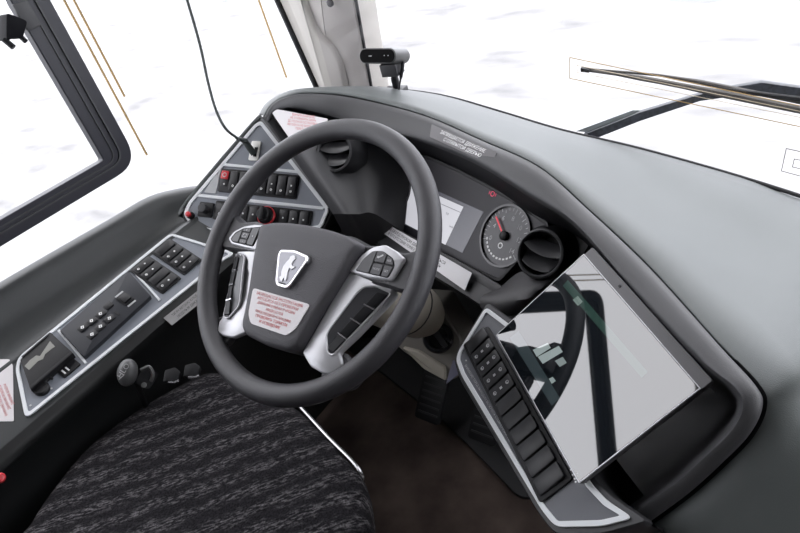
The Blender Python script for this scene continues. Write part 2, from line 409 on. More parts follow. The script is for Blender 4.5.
R1r = [at(272, 124, 1.34), at(275, 117, 1.345), at(282, 111, 1.355), at(300, 111, 1.375), at(338, 120, 1.38), at(380, 135, 1.35), gp(427, 154), gp(486, 184), gp(542, 220), at(585, 248, 1.08), at(630, 300, 1.0), at(690, 368, .90),
       at(716, 394, .86), at(722, 408, .855), at(712, 425, .86), at(688, 448, .875), at(655, 474, .90), at(618, 502, .92)]
R2r = [at(276, 130, 1.35), at(280, 122, 1.36), at(288, 117, 1.37), at(305, 118, 1.39), at(340, 128, 1.40), at(382, 145, 1.37), gp(427, 160, -.01), gp(484, 192, -.01), gp(536, 230, -.01), at(560, 290, 1.10), at(590, 340, 1.05), at(620, 380, 1.0),
       at(635, 400, .975), at(640, 415, .965), at(638, 430, .96), at(630, 445, .96), at(612, 462, .955), at(598, 492, .95)]
dash = thing('dashboard', 'large dark grey wraparound driver dashboard under the windscreen', 'dashboard', (.1, .4, .6))
mid = []
for i in range(18):
    a, b = G0[i], c1[i]; mid.append((a + b) / 2 + V((0, 0, 1)) * min(.018, (a - b).length * .09))
c0 = [c1[i] + ng[i] * .003 + (G0[i] - c1[i]).normalized() * .0025 for i in range(18)]
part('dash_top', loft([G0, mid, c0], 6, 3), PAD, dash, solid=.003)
gro = [c1[i] - ng[i] * .003 for i in range(18)]
part('hood_groove', loft([c0, gro, [c1[i] + (c2[i] - c1[i]) * .06 + ng[i] * .002 for i in range(18)]], 6), BLACK, dash)
b1 = [c1[i] + (c2[i] - c1[i]) * .06 + ng[i] * .002 for i in range(18)]
b2 = [c1[i] + (c2[i] - c1[i]) * .32 + ng[i] * .007 for i in range(18)]
b3 = [c1[i] + (c2[i] - c1[i]) * .80 + ng[i] * .006 for i in range(18)]
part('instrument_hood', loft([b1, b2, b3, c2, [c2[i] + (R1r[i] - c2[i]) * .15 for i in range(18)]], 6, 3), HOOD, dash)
_r0 = [c2[i] + (R1r[i] - c2[i]) * .13 for i in range(18)]
part('hood_recess', loft([_r0[:11], R1r[:11], R2r[:11]], 6, 2), BLACK, dash)
R3r = [at(575, 380, 1.0), at(580, 400, .99), at(585, 420, .985), at(588, 440, .98), at(584, 452, .975), at(578, 465, .97), at(570, 480, .97), at(562, 510, .97)]
part('tablet_recess', loft([_r0[10:], R1r[10:], R2r[10:], R3r], 6, 2), mat('recess_plastic', (.085, .085, .088), .55), dash)
# fascia behind vents and instruments
ft = [at(266, 119, 1.33), at(277, 118, 1.335), at(300, 118, 1.365), at(335, 124, 1.38), at(378, 138, 1.36), gp(427, 156, -.012), gp(486, 186, -.012), gp(542, 222, -.012), at(590, 250, 1.10)]
fb0 = [at(333, 214, 1.25), at(345, 214, 1.245), at(352, 214, 1.25), at(360, 214, 1.25), at(375, 214, 1.25), gp(410, 236, -.012), gp(460, 262, -.012), gp(500, 288, -.012), at(560, 320, 1.09)]
fb = fb0
part('lower_fascia', loft([ft, [(a + b) / 2 for a, b in zip(ft, fb)], fb, [p + V((-.02, .03, -.10)) for p in fb]], 4), DARK, dash)
part('bulkhead', loft([[V((-.73, .30, .58)), V((-.5, .52, .70)), V((.1, .56, .62)), V((.8, .50, .55))], [V((-.73, .30, 0)), V((-.5, .52, 0)), V((.1, .56, 0)), V((.8, .50, 0))]], 3), KNEE, dash, solid=.01)
# diagonal rib beside the switch panel
AN = V((.35, -.6, .72)).normalized()
FA = Frame((-.45, .3125, .7543), AN, (.87, .3, -.18))
rb = [FA.w(*FA.px(x, y, .004), .004) for x, y in ((260.5, 120), (279, 144), (305, 177), (331.5, 211), (345, 232))]
rb2 = [FA.w(*FA.px(x, y, -.004), -.004) for x, y in ((270, 112), (288, 138), (318, 171), (347, 204), (362, 224))]
nn = AN
part('diagonal_rib', loft([[p - nn * .03 for p in rb], rb, [(a + b) / 2 + nn * .004 for a, b in zip(rb, rb2)], rb2, [p - nn * .04 for p in rb2]], 4, 2), mat('rib_plastic', (.07, .07, .074), .5), dash)
# shelf below the cluster with text strip
s0 = [gp(318, 188), gp(340, 199), gp(375, 217), gp(410, 236), gp(460, 262), gp(505, 288), at(535, 310, 1.04)]
s1 = [p + GN * .012 + V((0, 0, .004)) for p in s0]
part('cluster_ledge', loft([s0, s1, [p - FG.y * .016 + GN * .002 for p in s1]], 4, 3), DARK, dash)
s2 = [p - FG.y * .014 for p in s1]
s3 = [p - FG.y * .032 + GN * .012 for p in s2]
part('ledge_face', loft([s2, s3, [p - V((0, -.01, .02)) for p in s3]], 4, 2), DARK, dash)
# rolled shoulder between the right vent, cluster and tablet
sh0 = [gp(500, 288), gp(520, 272), at(545, 275, 1.03), at(575, 262, 1.03)]
sh1 = [at(482, 296, 1.06), at(505, 300, 1.03), at(530, 298, 1.01), at(556, 284, 1.03)]
sh2 = [at(480, 306, 1.055), at(492, 318, 1.05), at(515, 322, 1.06), at(540, 310, 1.06)]
part('shoulder', loft([sh0, sh1, sh2], 5, 4), mat('shoulder_plastic', (.045, .044, .048), .5, bump=.2, bscale=800), dash)
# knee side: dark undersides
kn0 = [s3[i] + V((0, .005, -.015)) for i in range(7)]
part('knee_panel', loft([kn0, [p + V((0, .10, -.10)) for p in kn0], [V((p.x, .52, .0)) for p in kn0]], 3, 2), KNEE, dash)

# ================================================================== LEFT SWITCH PANEL
AN = V((.35, -.6, .72)).normalized()
FA = Frame((-.45, .3125, .7543), AN, (.87, .3, -.18))
ap = thing('switch_panel', 'angled blue grey switch panel with silver trim left of the steering wheel', 'switch panel', FA)
Aout = [(-.170, -.146), (-.163, -.116), (-.033, .082), (-.018, .092), (.184, -.097), (.172, -.143), (-.004, -.187), (-.137, -.175)]
Ar = [.02, .03, .02, .012, .01, .02, .05, .03]
part('panel_housing', slab(FA, rnd(inset(ccw(Aout), -.008), Ar, 4), [(0, -.09), (0, -.003), (.002, 0)]), BLACK, ap)
part('panel_plate', slab(FA, rnd(inset(ccw(Aout), .002), Ar, 4), [(0, -.01), (0, .002)]), PANEL, ap)
bm = trim(FA, Aout, .0085, .012, .0, .0045)
for pts in ([(-.095, -.016), (.10, -.018), (.106, -.0245), (-.099, -.0225)], [(-.145, -.094), (.172, -.094), (.168, -.101), (-.149, -.101)]):
    plate(FA, pts, 0, .0045, bm)
part('trim_frame', bm, TRIM, ap, bevel=.0008)
# side flank facing the window
gs = [FA.w(-.186, -.15, -.002), FA.w(-.172, -.108, 0), FA.w(-.044, .088, 0), FA.w(-.024, .104, 0)]
part('panel_flank', loft([[FA.w(-.171, -.13, .001), FA.w(-.165, -.112, .001), FA.w(-.038, .083, .001), FA.w(-.022, .096, .001)], gs, [p - AN * .09 + V((-.02, .0, 0)) for p in gs]], 4), PAD, ap, solid=.003)
# blank light panel + rocker groups
part('blanking_plate', plate(FA, rnd([(-.128, -.089), (-.098, -.089), (-.096, -.030), (-.105, -.036)], .003), .002, .0035), PANEL2, ap)
part('switch_bezel', softplate(FA, rnd([(-.0935, -.084), (.101, -.084), (.101, -.029), (-.0935, -.029)], .004), .002, .0055), BLACK, ap)
for k in range(8):
    u = -.080 + k * .0239
    if k == 0:
        p = rocker(FA, ap, u, -.0565, .0215, .044, sym=[('dot', -.2)])
        part('red_light', softplate(FA.off(u, -.045, .008), rnd(rect(0, 0, .0185, .019), .003), 0, .0028), RED, p)
        part('ring_symbol', ring(FA.off(u, -.045, .0109), circ(0, 0, .0055, 14), circ(0, 0, .0038, 14), 0, .0002), GLYPH, p)
    else: rocker(FA, ap, u, -.0565, .0215, .044, sym=[('dot', .02), ('ico', -.27)] if k in (2, 3, 5, 7) else [('ico', -.27)], hi=.009)
# joystick square and red knob
part('joystick_bezel', softplate(FA, rect(-.114, -.129, .036, .034, .003), .002, .006), BLACK, ap)
part('joystick_cap', lathe(FA, [(.010, .004), (.010, .010), (.0085, .016), (.011, .019), (.0095, .0225), (0, .0235)], 20, -.114, -.129), DARK, ap)
p = part('push_knob', lathe(FA, [(.0085, .003), (.0085, .009), (.007, .011)], 20, -.148, -.147), BLACK, ap)
part('red_cap', lathe(FA, [(.006, .011), (.0062, .017), (.004, .019), (0, .0195)], 16, -.150, -.146), RED, p)
part('switch_bezel', softplate(FA, rnd([(-.092, -.149), (-.062, -.149), (-.062, -.105), (-.092, -.105)], .004), .002, .0055), BLACK, ap)
part('switch_bezel', softplate(FA, rnd([(-.055, -.152), (.146, -.152), (.146, -.106), (-.055, -.106)], .004), .002, .0055), BLACK, ap)
rocker(FA, ap, -.077, -.128, .023, .036, sym=[('ico', -.2)])
for k in range(8):
    if k in (3, 4): continue
    rocker(FA, ap, -.042 + k * .0245, -.129, .0215, .038, sym=[('dot', 0)], hi=.008)
p = part('light_selector', lathe(FA, [(.020, .004), (.020, .012), (.016, .016), (.0145, .030), (.012, .032), (0, .032)], 24, .042, -.129), BLACK, ap)
part('red_ring', lathe(FA, [(.0205, .009), (.0212, .0105), (.0212, .014), (.0195, .016)], 24, .042, -.129, cap=False), RED, p)
part('grip', softplate(FA, rect(.042, -.129, .009, .030, .003), .03, .039), BLACK, p)
# usb socket
ub = part('usb_socket', softplate(FA, rnd([(-.032, -.004), (-.008, -.004), (-.008, .042), (-.032, .042)], .003), .002, .005), mat('bright_socket', (.85, .84, .80), .4), ap)
part('socket_opening', plate(FA, rect(-.017, .016, .008, .022), .005, .0056), BLACK, ub)

# cable
cb = thing('charging_cable', 'thin dark cable hanging down to a socket in the left switch panel', 'cable', FA.w(-.02, .02, .02))
pe = FA.w(-.018, .010, .008); pa = FA.w(-.035, .032, .030); 
part('plug', tube([pe, pe.lerp(pa, .45), pa, pa.lerp(at(234, 137, 1.31), .8)], [.0075, .0078, .0065, .0032], 12), CABLE, cb)
part('cord', tube([pa.lerp(at(234, 137, 1.31), .6), at(226, 129, 1.31), at(216, 110, 1.31), at(208, 82, 1.32), at(200, 45, 1.33), at(186, -4, 1.34), at(160, -90, 1.36), at(150, -200, 1.4)], .0029, 8, k=6), CABLE, cb)

# ================================================================== SIDE CONSOLE
KO = V((-.46, -.355, .606)); KN = V((.4186, -.049, .9068))
FK = Frame(KO, KN, (0, 1, 0))     # u forward, v towards the window
sc = thing('side_console', 'long dark grey side console under the driver window', 'console', (-.6, -.2, .4))
ys = [-.95, -.6, -.35, -.15, .05, .16, .24, .31]
def krow(v, h, dz=0): return [FK.w(y + .355, v, h) + V((0, 0, dz)) for y in ys]
sill = [V((XG + .006, y, z)) for y, z in zip(ys, (.745, .742, .734, .726, .715, .709, .685, .655))]
sil2 = [p + V((.022, 0, .006)) for p in sill]
sil3 = [p + V((.045, 0, -.004)) for p in sill]
sl4 = [p + V((.066, 0, -.052)) for p in sill]
kt = krow(.128, .0)
kt[-2] -= KN * .02; kt[-1] -= KN * .05
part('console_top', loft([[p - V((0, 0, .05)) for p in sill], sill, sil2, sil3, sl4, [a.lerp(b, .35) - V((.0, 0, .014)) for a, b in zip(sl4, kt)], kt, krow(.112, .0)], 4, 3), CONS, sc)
part('console_face', loft([krow(.116, .0), krow(.0, .0), krow(-.012, -.001)], 3), CONS, sc)
part('console_lip', loft([krow(-.011, -.0008), krow(-.024, -.006), krow(-.034, -.02), [V((-.452, y, .50)) for y in ys], [V((-.465, y, .02)) for y in ys]], 3, 2), mat('console_lower_shaded', (.004, .0045, .005), .55, bump=.2, bscale=800), sc)  # console plastic below the lip, near-black colour stands in for shade
# trim frame: full outline and two dividers
Kout = FK.pxs([(29, 418), (23, 419.5), (17, 371), (18, 357), (164, 239), (176, 233.5), (232, 252), (226, 268), (212, 265)])
Kout = [FK.px(26, 420), FK.px(16, 370), FK.px(19, 358), FK.px(171, 234), FK.px(236, 254), FK.px(222, 262)]
part('control_plate', slab(FK, rnd(inset(ccw(Kout), .001), .012, 4), [(0, -.004), (0, .0015)]), PANEL, sc)
bm = trim(FK, Kout, .0065, .014, .0, .0042)
def seg(F, a, b, w, h0, h1, bm):
    a, b = V(a), V(b); d = (b - a).normalized(); n = V((-d.y, d.x)) * w / 2
    return plate(F, [tuple(a + n), tuple(a - n), tuple(b - n), tuple(b + n)], h0, h1, bm)
seg(FK, FK.px(59, 331), FK.px(86.5, 364), .005, 0, .0042, bm); seg(FK, FK.px(132, 270), FK.px(160, 301), .005, 0, .0042, bm)
part('trim_frame', bm, TRIM, sc, bevel=.0007)
# rocker banks (rockers run along the console)
for c, vs in ((FK.px(156, 275), 4), (FK.px(177, 257), 4)):
    c = V(c)
u1, v1 = FK.px(156, 275.5); u2, v2 = FK.px(177.5, 257.5)
for (uu, vv, seed) in ((u1, v1, 0), (u2, v2, 1)):
    part('switch_bezel', softplate(FK, rect(uu, vv, .052, .098, .004), .001, .005), BLACK, sc)
    for k in range(4):
        blank = (seed == 0 and k == 2) or (seed == 1 and k == 0)
        rocker(FK, sc, uu, vv + .0355 - k * .0237, .0205, .044, ang=-PI / 2, sym=None if blank else [('dot', .1), ('ico', -.3)], hi=.0085)
# door and ventilation key panel
pb = FK.pxs([(61, 334), (130, 273.5), (153, 299), (86, 361)])
kp = part('key_panel', softplate(FK, rnd(inset(ccw(pb), .001), .003), .001, .0125, .002), mat('slate_panel', (.026, .028, .034), .5, spec=.35), sc)
hx = .0125
def kpx(x, y): return FK.px(x, y, hx)
for (x, y, w, l) in ((83, 328, .018, .014), (92, 321.5, .018, .014), (101, 314.5, .018, .014), (92.5, 335, .018, .014), (101, 327, .018, .014), (110, 319, .018, .014), (108.5, 306, .017, .015)):
    u, v = kpx(x, y)
    q = part('key', softplate(FK, rect(u, v, w, l, .003), hx, hx + .003), ROCK, kp)
    if x != 108.5: part('key_symbol', ring(FK, circ(u, v, .0042, 4, .3), circ(u, v, .0018, 4, .3), hx + .003, hx + .0034), WHITE, q)
u, v = kpx(117, 313.5); part('indicator', plate(FK, rect(u, v, .005, .013), hx, hx + .001), BLACK, kp)
u, v = kpx(125.5, 299)
q = part('mirror_switch', softplate(FK, rect(u, v, .022, .030, .003), hx, hx + .002), BLACK, kp)
part('switch_rocker', softplate(FK, rect(u, v, .017, .019, .002), hx + .002, hx + .006), ROCK, q)
part('end_strip', plate(FK, rect(u, v + .0185, .019, .0035), hx, hx + .001), GLYPH, q); part('end_strip', plate(FK, rect(u, v - .0185, .019, .0035), hx, hx + .001), GLYPH, q)
# flap box with label, twin usb, cap
fl = FK.pxs([(20, 360), (50, 332), (72, 352), (30, 388)], .012)
q = part('hinged_flap', softplate(FK, rnd(ccw(fl), .004), .001, .014, .002), BLACK, sc)
part('flap_edge', tube([FK.w(*FK.px(22, 357, .015), .015), FK.w(*FK.px(48, 334.5, .015), .015)], .0016, 6), HOOD, q)
lab = FK.pxs([(24.5, 366), (30, 360), (36, 355.5), (40, 356), (44, 350), (50, 341), (55, 346.5), (45, 354), (43, 359), (38, 361), (29, 370)], .0145)
part('flap_label', plate(FK, lab, .014, .0146), mat('aged_label', (.22, .22, .20), .5), q, smooth=False)
ri = FK.pxs([(30, 388), (72, 352), (74, 354.5), (32, 391)], .012)
part('flap_hinge', softplate(FK, ccw(ri), .001, .018, .002), BLACK, q)
u, v = FK.px(69, 368, .004)
q = part('usb_socket', softplate(FK, rect(u, v, .036, .021, .003, ), .001, .005), BLACK, sc)
for dx in (-.004, .004): part('socket_slot', plate(FK, rect(u - .007 + dx, v, .003, .011), .005, .0055), WHITE, q)
u, v = FK.px(42, 389, .004)
q = part('socket_cap', lathe(FK, [(.0135, .001), (.0135, .008), (.011, .010), (0, .010)], 24, u, v), BLACK, sc)
part('cap_tether', tube([FK.w(u + .008, v + .002, .007), FK.w(u + .020, v + .008, .008), FK.w(u + .024, v + .001, .005)], .0022, 8, k=4), BLACK, q)
for (x, y) in ((52, 389), (31, 406), (196, 262)):
    u, v = FK.px(x, y); part('trim_screw', lathe(FK, [(.0018, .001), (.0018, .003), (0, .003)], 10, u, v), GLYPH, sc)
# stickers
def sticker(name, label, F, pts, m, lines, tm, size=.004, h=.0006, r=.003, group=None, head=None, ang=0):
    pts = ccw(pts); c = (sum(p[0] for p in pts) / len(pts), sum(p[1] for p in pts) / len(pts))
    t = thing(name, label, 'sticker', F.off(*c), group)
    part('backing', slab(F, rnd(pts, r), [(0, 0), (0, h)]), m, t, smooth=False)
    bm = bmesh.new()
    for (s, u, v, sz, sx) in lines: text(F, s, sz, u, v, h + .0002, ang, bm, sx)
    if lines: part('lettering', bm, tm, t, smooth=False)
    return t
pts = FK.pxs([(-8, 360), (10, 360), (13.5, 366), (14.5, 422), (-8, 422)], -.002)
cx = sum(p[0] for p in pts) / 5; cy = sum(p[1] for p in pts) / 5
bu, bv = FK.px(8, 395, 0)
Fs = FK.off(bu, bv, .0005, PI / 2 + .35)
sticker('warning_sticker', 'white sticker with red sideways text beside the side console flap, at the photo left edge', FK.off(0, 0, .0005), pts, PAPER,
        [('ВНИМАНИЕ! ПЕРЕД НАЧАЛОМ', bu - .014, bv, .0062, .75), ('ДВИЖЕНИЯ ПРОВЕРИТЬ', bu - .006, bv, .0062, .75), ('ДАВЛЕНИЕ ВОЗДУХА', bu + .002, bv, .0062, .75)], REDP, ang=1.25)
pts = FK.pxs([(163.5, 318), (198, 291), (214, 285), (214, 297), (172, 325.5)], -.022)
lu, lv = FK.px(186, 306, -.012)
FK2 = Frame(FK.w(lu, lv, -.006), V((.80, -.03, .6)), (0, 1, 0))
pts = FK2.pxs([(163.5, 318), (206, 284), (214, 292), (172, 325.5)])
cu_, cv_ = FK2.px(189, 305)
sticker('information_sticker', 'small grey text sticker on the edge below the side console switches', FK2, pts, PAPER2,
        [('ТЯГАЧ АВТОБУС КУЗОВ ДВС', cu_, cv_ + .005, .007, .8), ('МОДЕЛЬ № ДВИГАТЕЛЬ', cu_, cv_ - .004, .007, .8)], HOOD, r=.001)

# ================================================================== STEERING WHEEL
th = math.radians(34.662)
FWh = Frame((0, 0, .8), (0, -math.sin(th), math.cos(th)), (1, 0, 0))
sw = thing('steering_wheel', 'large black four-spoke steering wheel with silver inserts and central badge', 'steering wheel', FWh)
RR, rt = .2085, .0165
bm = bmesh.new(); n1, n2 = 96, 20; rows = []
for i in range(n1):
    a = 2 * PI * i / n1; ro = []
    for j in range(n2):
        b = 2 * PI * j / n2; r = RR + rt * math.cos(b); ro.append(bm.verts.new(FWh.w(r * math.cos(a), r * math.sin(a), rt * .95 * math.sin(b))))
    rows.append(ro)
for i in range(n1):
    for j in range(n2): bm.faces.new((rows[i][j], rows[(i + 1) % n1][j], rows[(i + 1) % n1][(j + 1) % n2], rows[i][(j + 1) % n2]))
part('rim', bm, LEATHER, sw)
def bend(bm):
    for w_ in bm.verts:
        q = w_.co - FWh.o; uu, vv = q.dot(FWh.x), q.dot(FWh.y)
        if vv < -.010: w_.co -= FWh.n * max(0, abs(uu) - .118) * .36 * min(1, (-.010 - vv) / .012)
    return bm
def mir(p): return [(-u, v) for u, v in p]
_p = [(0, .042), (.045, .040), (.080, .036), (.106, .028), (.101, .012), (.096, -.010), (.090, -.032), (.082, -.056), (.074, -.082), (.067, -.108), (.061, -.133), (.048, -.142)]
pad = _p + [(0, -.146)] + [(-a, b) for a, b in reversed(_p[1:])]
cen = (0, -.05)
def scaled(p, s): return [(cen[0] + (u - cen[0]) * s, cen[1] + (v - cen[1]) * s) for u, v in p]
bm = bmesh.new(); rows = []
padr = rnd(pad, .01, 3)
for s, h in ((.93, -.05), (1, -.03), (1, .006), (.990, .0125), (.965, .0165), (.93, .0185), (.85, .0198), (.5, .0205), (.2, .0205)):
    rows.append([bm.verts.new(FWh.w(u, v, h)) for u, v in (ccw(scaled(padr, s)))])
n = len(padr)
for a, b in zip(rows, rows[1:]):
    for i in range(n): bm.faces.new((a[i], a[(i + 1) % n], b[(i + 1) % n], b[i]))
bm.faces.new(rows[-1]); bm.faces.new(list(reversed(rows[0])))
part('hub_pad', bm, HUBM, sw)
# upper spokes: leather-like arms with silver pods
for s in (1, -1):
    S = (lambda p: p) if s == 1 else mir
    arm = S([(.09, .030), (.135, .036), (.165, .030), (.205, .045), (.212, -.012), (.188, -.022), (.165, -.020), (.10, -.018), (.085, -.01)])
    part('spoke_arm', slab(FWh, rnd(arm, .008), [(.004, -.030), (0, -.018), (0, -.004), (.004, .001)]), LEATHER, sw)
    pod = S([(.093, -.012), (.104, .014), (.119, .029), (.138, .036), (.160, .030), (.178, .022), (.173, .006), (.168, -.011), (.130, -.014)])
    if s == -1: pod = [(-.094, -.012), (-.100, .012), (-.101, .031), (-.130, .028), (-.151, .022), (-.169, .011), (-.177, -.004), (-.165, -.012), (-.125, -.013)]
    p = part('button_pod', slab(FWh, rnd(pod, .005), [(0, -.006), (0, .004), (.0012, .0062), (.003, .007)]), SILVER, sw)
    ky = S([(.105, -.009), (.112, .010), (.123, .0235), (.140, .026), (.160, .019), (.167, .009), (.163, -.009)])
    if s == -1: ky = [(-.110, -.0085), (-.107, .010), (-.106, .027), (-.148, .0185), (-.164, .0085), (-.170, -.004), (-.161, -.0085)]
    part('key_field', slab(FWh, rnd(ky, .004), [(0, .006), (0, .0072)]), BLACK, p)
    if s == 1: cells = [[(.1065, -.0085), (.1135, .010), (.124, .0225), (.131, .0235), (.130, -.0085)], [(.132, .009), (.132, .0235), (.140, .0248), (.149, .0215), (.149, .009)], [(.132, -.0085), (.132, .007), (.149, .007), (.149, -.0085)], [(.151, .009), (.151, .0205), (.159, .0178), (.165, .009)], [(.151, -.0085), (.151, .007), (.1655, .007), (.162, -.0085)]]
    else: cells = [[(-.164, -.004), (-.160, .006), (-.150, .0135), (-.147, .0135), (-.147, -.007), (-.159, -.007)], [(-.145, .013), (-.145, .0175), (-.128, .0205), (-.128, .013)], [(-.145, .0015), (-.145, .0115), (-.128, .0115), (-.128, .0015)], [(-.145, -.007), (-.145, 0), (-.128, 0), (-.128, -.007)], [(-.126, -.007), (-.126, .0205), (-.109, .024), (-.111, -.007)]]
    for k, c in enumerate(cells):
        q = part('key', slab(FWh, rnd(ccw(c), .0015, 2), [(0, .007), (0, .0085), (.0006, .0092)]), KEY, p)
        c_ = (sum(a for a, b in c) / len(c), sum(b for a, b in c) / len(c))
        bm = bmesh.new()
        if s == 1 and k == 1: plate(FWh, rect(*c_, .009, .0022, .0005, .6), .0092, .0096, bm); plate(FWh, rect(c_[0] - .0035, c_[1] - .0015, .0028, .003), .0092, .0096, bm)
        elif s == 1 and k: text(FWh, ['', '', 'MODE', 'RES', 'SET'][k], .0042, *c_, .0094, 0, bm)
        elif s == -1 and k == 2: ring(FWh, ccw(rect(*c_, .008, .006, .001)), inset(ccw(rect(*c_, .008, .006, .001)), .0006), .0092, .0096, bm)
        elif k: text(FWh, '+' if k in (1, 4) else '-', .006, *c_, .0094, 0, bm)
        if bm.verts: part('key_symbol', bm, GLYPH, q, smooth=False)
        else: bm.free()
    # lower silver spokes with key strip
    sp = S([(.092, -.012), (.160, -.015), (.168, -.024), (.164, -.036), (.150, -.066), (.136, -.096), (.122, -.122), (.132, -.136), (.125, -.152), (.106, -.155), (.082, -.152), (.060, -.138), (.068, -.108), (.079, -.060)])
    part('spoke_arm', slab(FWh, rnd(S([(.09, -.13), (.124, -.118), (.150, -.135), (.168, -.137), (.158, -.160), (.130, -.172), (.10, -.168)]), .008), [(.003, -.018), (0, -.014), (0, -.009), (.003, -.005)]), LEATHER, sw)
    p = part('silver_spoke', bend(slab(FWh, rnd(sp, .004), [(.004, -.008), (0, -.004), (0, .0005), (.001, .0028), (.003, .004)])), SILVER, sw)
    rim_ = S([(.124, -.026), (.140, -.020), (.166, -.023), (.118, -.129), (.106, -.129), (.092, -.106), (.093, -.097), (.117, -.038)])
    part('raised_edge', bend(trim(FWh, rim_, .0030, .007, .003, .0068)), SILVER, p, bevel=.0012)
    kf = inset(ccw(rim_), .0028)
    part('key_strip', bend(slab(FWh, rnd(kf, .004), [(0, .003), (0, .0055)])), mat('key_strip_plastic', (.02, .02, .024), .35), p)
    # four keys down the outer side
    for k in range(4):
        t0, t1 = k / 4 + .012, (k + 1) / 4 - .012
        o0 = V((.1610, -.0275)); o1 = V((.1165, -.1250)); i0 = V((.146, -.0275)); i1 = V((.104, -.1215))
        c = [o0.lerp(o1, t0), o0.lerp(o1, t1), i0.lerp(i1, t1), i0.lerp(i1, t0)]
        part('paddle_key', bend(slab(FWh, rnd(ccw(S([tuple(x) for x in c])), .002, 2), [(0, .005), (0, .0072), (.0008, .0080)])), BLACK, p)
    for t in (.26, .51, .76):
        a = V((.1615, -.0275)).lerp(V((.1170, -.1250)), t); b = V((.146, -.0255)).lerp(V((.103, -.1195)), t)
        bm = bmesh.new(); seg(FWh, S([tuple(a)])[0], S([tuple(b)])[0], .0020, .0065, .0090, bm)
        part('silver_divider', bend(bm), CHROME, p)
# badge: shield with rearing animal relief
bo = [(-.029, -.006), (0, -.002), (.029, -.006), (.031, -.014), (.016, -.054), (.010, -.060), (-.010, -.060), (-.016, -.054), (-.031, -.014)]
bd = part('badge', slab(FWh, rnd(bo, .005), [(0, .018), (0, .0245), (.001, .026), (.003, .0263)]), CHROME, sw)
part('badge_field', slab(FWh, rnd(inset(ccw(bo), .0040), .003), [(0, .026), (0, .0266)]), mat('badge_grey', (.20, .20, .22), .35, metal=.5), bd)
an = [(-.005, -.052), (-.001, -.053), (.000, -.046), (.003, -.050), (.007, -.050), (.006, -.043), (.004, -.036), (.004, -.028), (.009, -.030), (.014, -.027), (.015, -.023), (.010, -.024), (.006, -.021), (.007, -.015), (.010, -.011), (.007, -.007), (.002, -.006), (-.003, -.009), (-.003, -.014), (-.007, -.020), (-.010, -.028), (-.010, -.037), (-.007, -.044), (-.010, -.047)]
an = [(a * .92, -.031 + (b + .029) * .88) for a, b in an]
part('rearing_animal', slab(FWh, ccw(an), [(0, .0265), (0, .0280)]), SILVER, bd, bevel=.0004)
part('badge_slot', plate(FWh, rect(0, -.0545, .014, .0022, .001), .0263, .0271), BLACK, bd)
# wheel sticker
st = [(-.060, -.072), (.060, -.072), (.050, -.110), (.038, -.123), (-.038, -.123), (-.050, -.110)]
hs = .0206
sk = part('warning_label', slab(FWh, rnd(st, .006), [(0, .016), (0, hs + .0010)]), PAPER, sw, label='white label with red text below the badge')
bm = bmesh.new()
for k, (s, sz, sx) in enumerate((('ЗАПРЕЩАЕТСЯ ЭКСПЛУАТАЦИЯ', .0062, .98), ('АВТОБУСА БЕЗ ПРОВЕРКИ', .0062, 1.05), ('ДАВЛЕНИЯ В ШИНАХ И УРОВНЯ', .0055, .9), ('ЖИДКОСТЕЙ', .0055, 1), ('ПЕРЕД ПОЕЗДКОЙ НЕОБХОДИМО', .0052, .85), ('ПРОВЕРИТЬ ТОРМОЗА', .006, 1), ('И ОСВЕЩЕНИЕ', .006, 1))):
    text(FWh, s, sz, 0, -.0775 - k * .0064, hs + .0012, 0, bm, sx, bold=.012 if k > 4 else 0)
part('red_lettering', bm, REDP, sk, smooth=False)

# steering column
col = thing('steering_column', 'beige steering column shroud behind the wheel with black base gaiter', 'steering column', FWh.w(0, 0, -.5))
part('upper_shroud', lathe(FWh, [(.03, -.03), (.045, -.05), (.06, -.08), (.062, -.14)], 28), BLACK, col)
part('shroud', lathe(FWh, [(.056, -.14), (.058, -.20), (.056, -.29), (.051, -.345), (.040, -.375), (.025, -.38)], 32), BEIGE, col)
part('shroud_seam', lathe(FWh, [(.0576, -.2905), (.0576, -.2925)], 32), DARK, col)
FCb = Frame(at(425, 350, 1.25), (.25, -.85, .35), (1, 0, 0))
part('column_base', slab(FCb, rnd(FCb.pxs([(380, 300), (440, 305), (462, 340), (458, 378), (447, 382), (403, 352), (385, 335)]), .008), [(0, -.09), (0, -.004), (.004, 0)]), mat('dull_beige', (.15, .14, .125), .6), col)
part('base_edge', slab(FCb, rnd(FCb.pxs([(404, 346), (420, 350), (446, 366), (447, 379), (425, 367)]), .004), [(0, -.006), (0, .008), (.002, .01)]), BEIGE, col)
for s, nm, pts in ((1, 'wiper_stalk', [(.05, 0, -.10), (.10, .02, -.095), (.15, .04, -.085)]), (-1, 'indicator_stalk', [(-.05, 0, -.08), (-.10, -.02, -.075), (-.155, -.045, -.06)])):
    part(nm, tube([FWh.w(*q) for q in pts], [.007, .008, .010, .011], 12, k=5), BLACK, col)
ig = Frame(at(438, 338, 1.20), V((.45, -.5, .6)), (1, 0, 0))
it = thing('ignition_lock', 'round black lock housing with key lever beside the beige column', 'ignition', ig)
part('housing', lathe(ig, [(.031, -.05), (.031, -.004), (.028, 0), (.022, 0), (.020, -.008), (0, -.008)], 28), BLACK, it)
part('key_lever', softplate(ig, rect(.004, 0, .012, .040, .003, .9), -.008, .014), DARK, it)
part('key_lever', tube([ig.w(.012, .006, .0), ig.w(.028, .0, .022)], .004, 8), DARK, it)

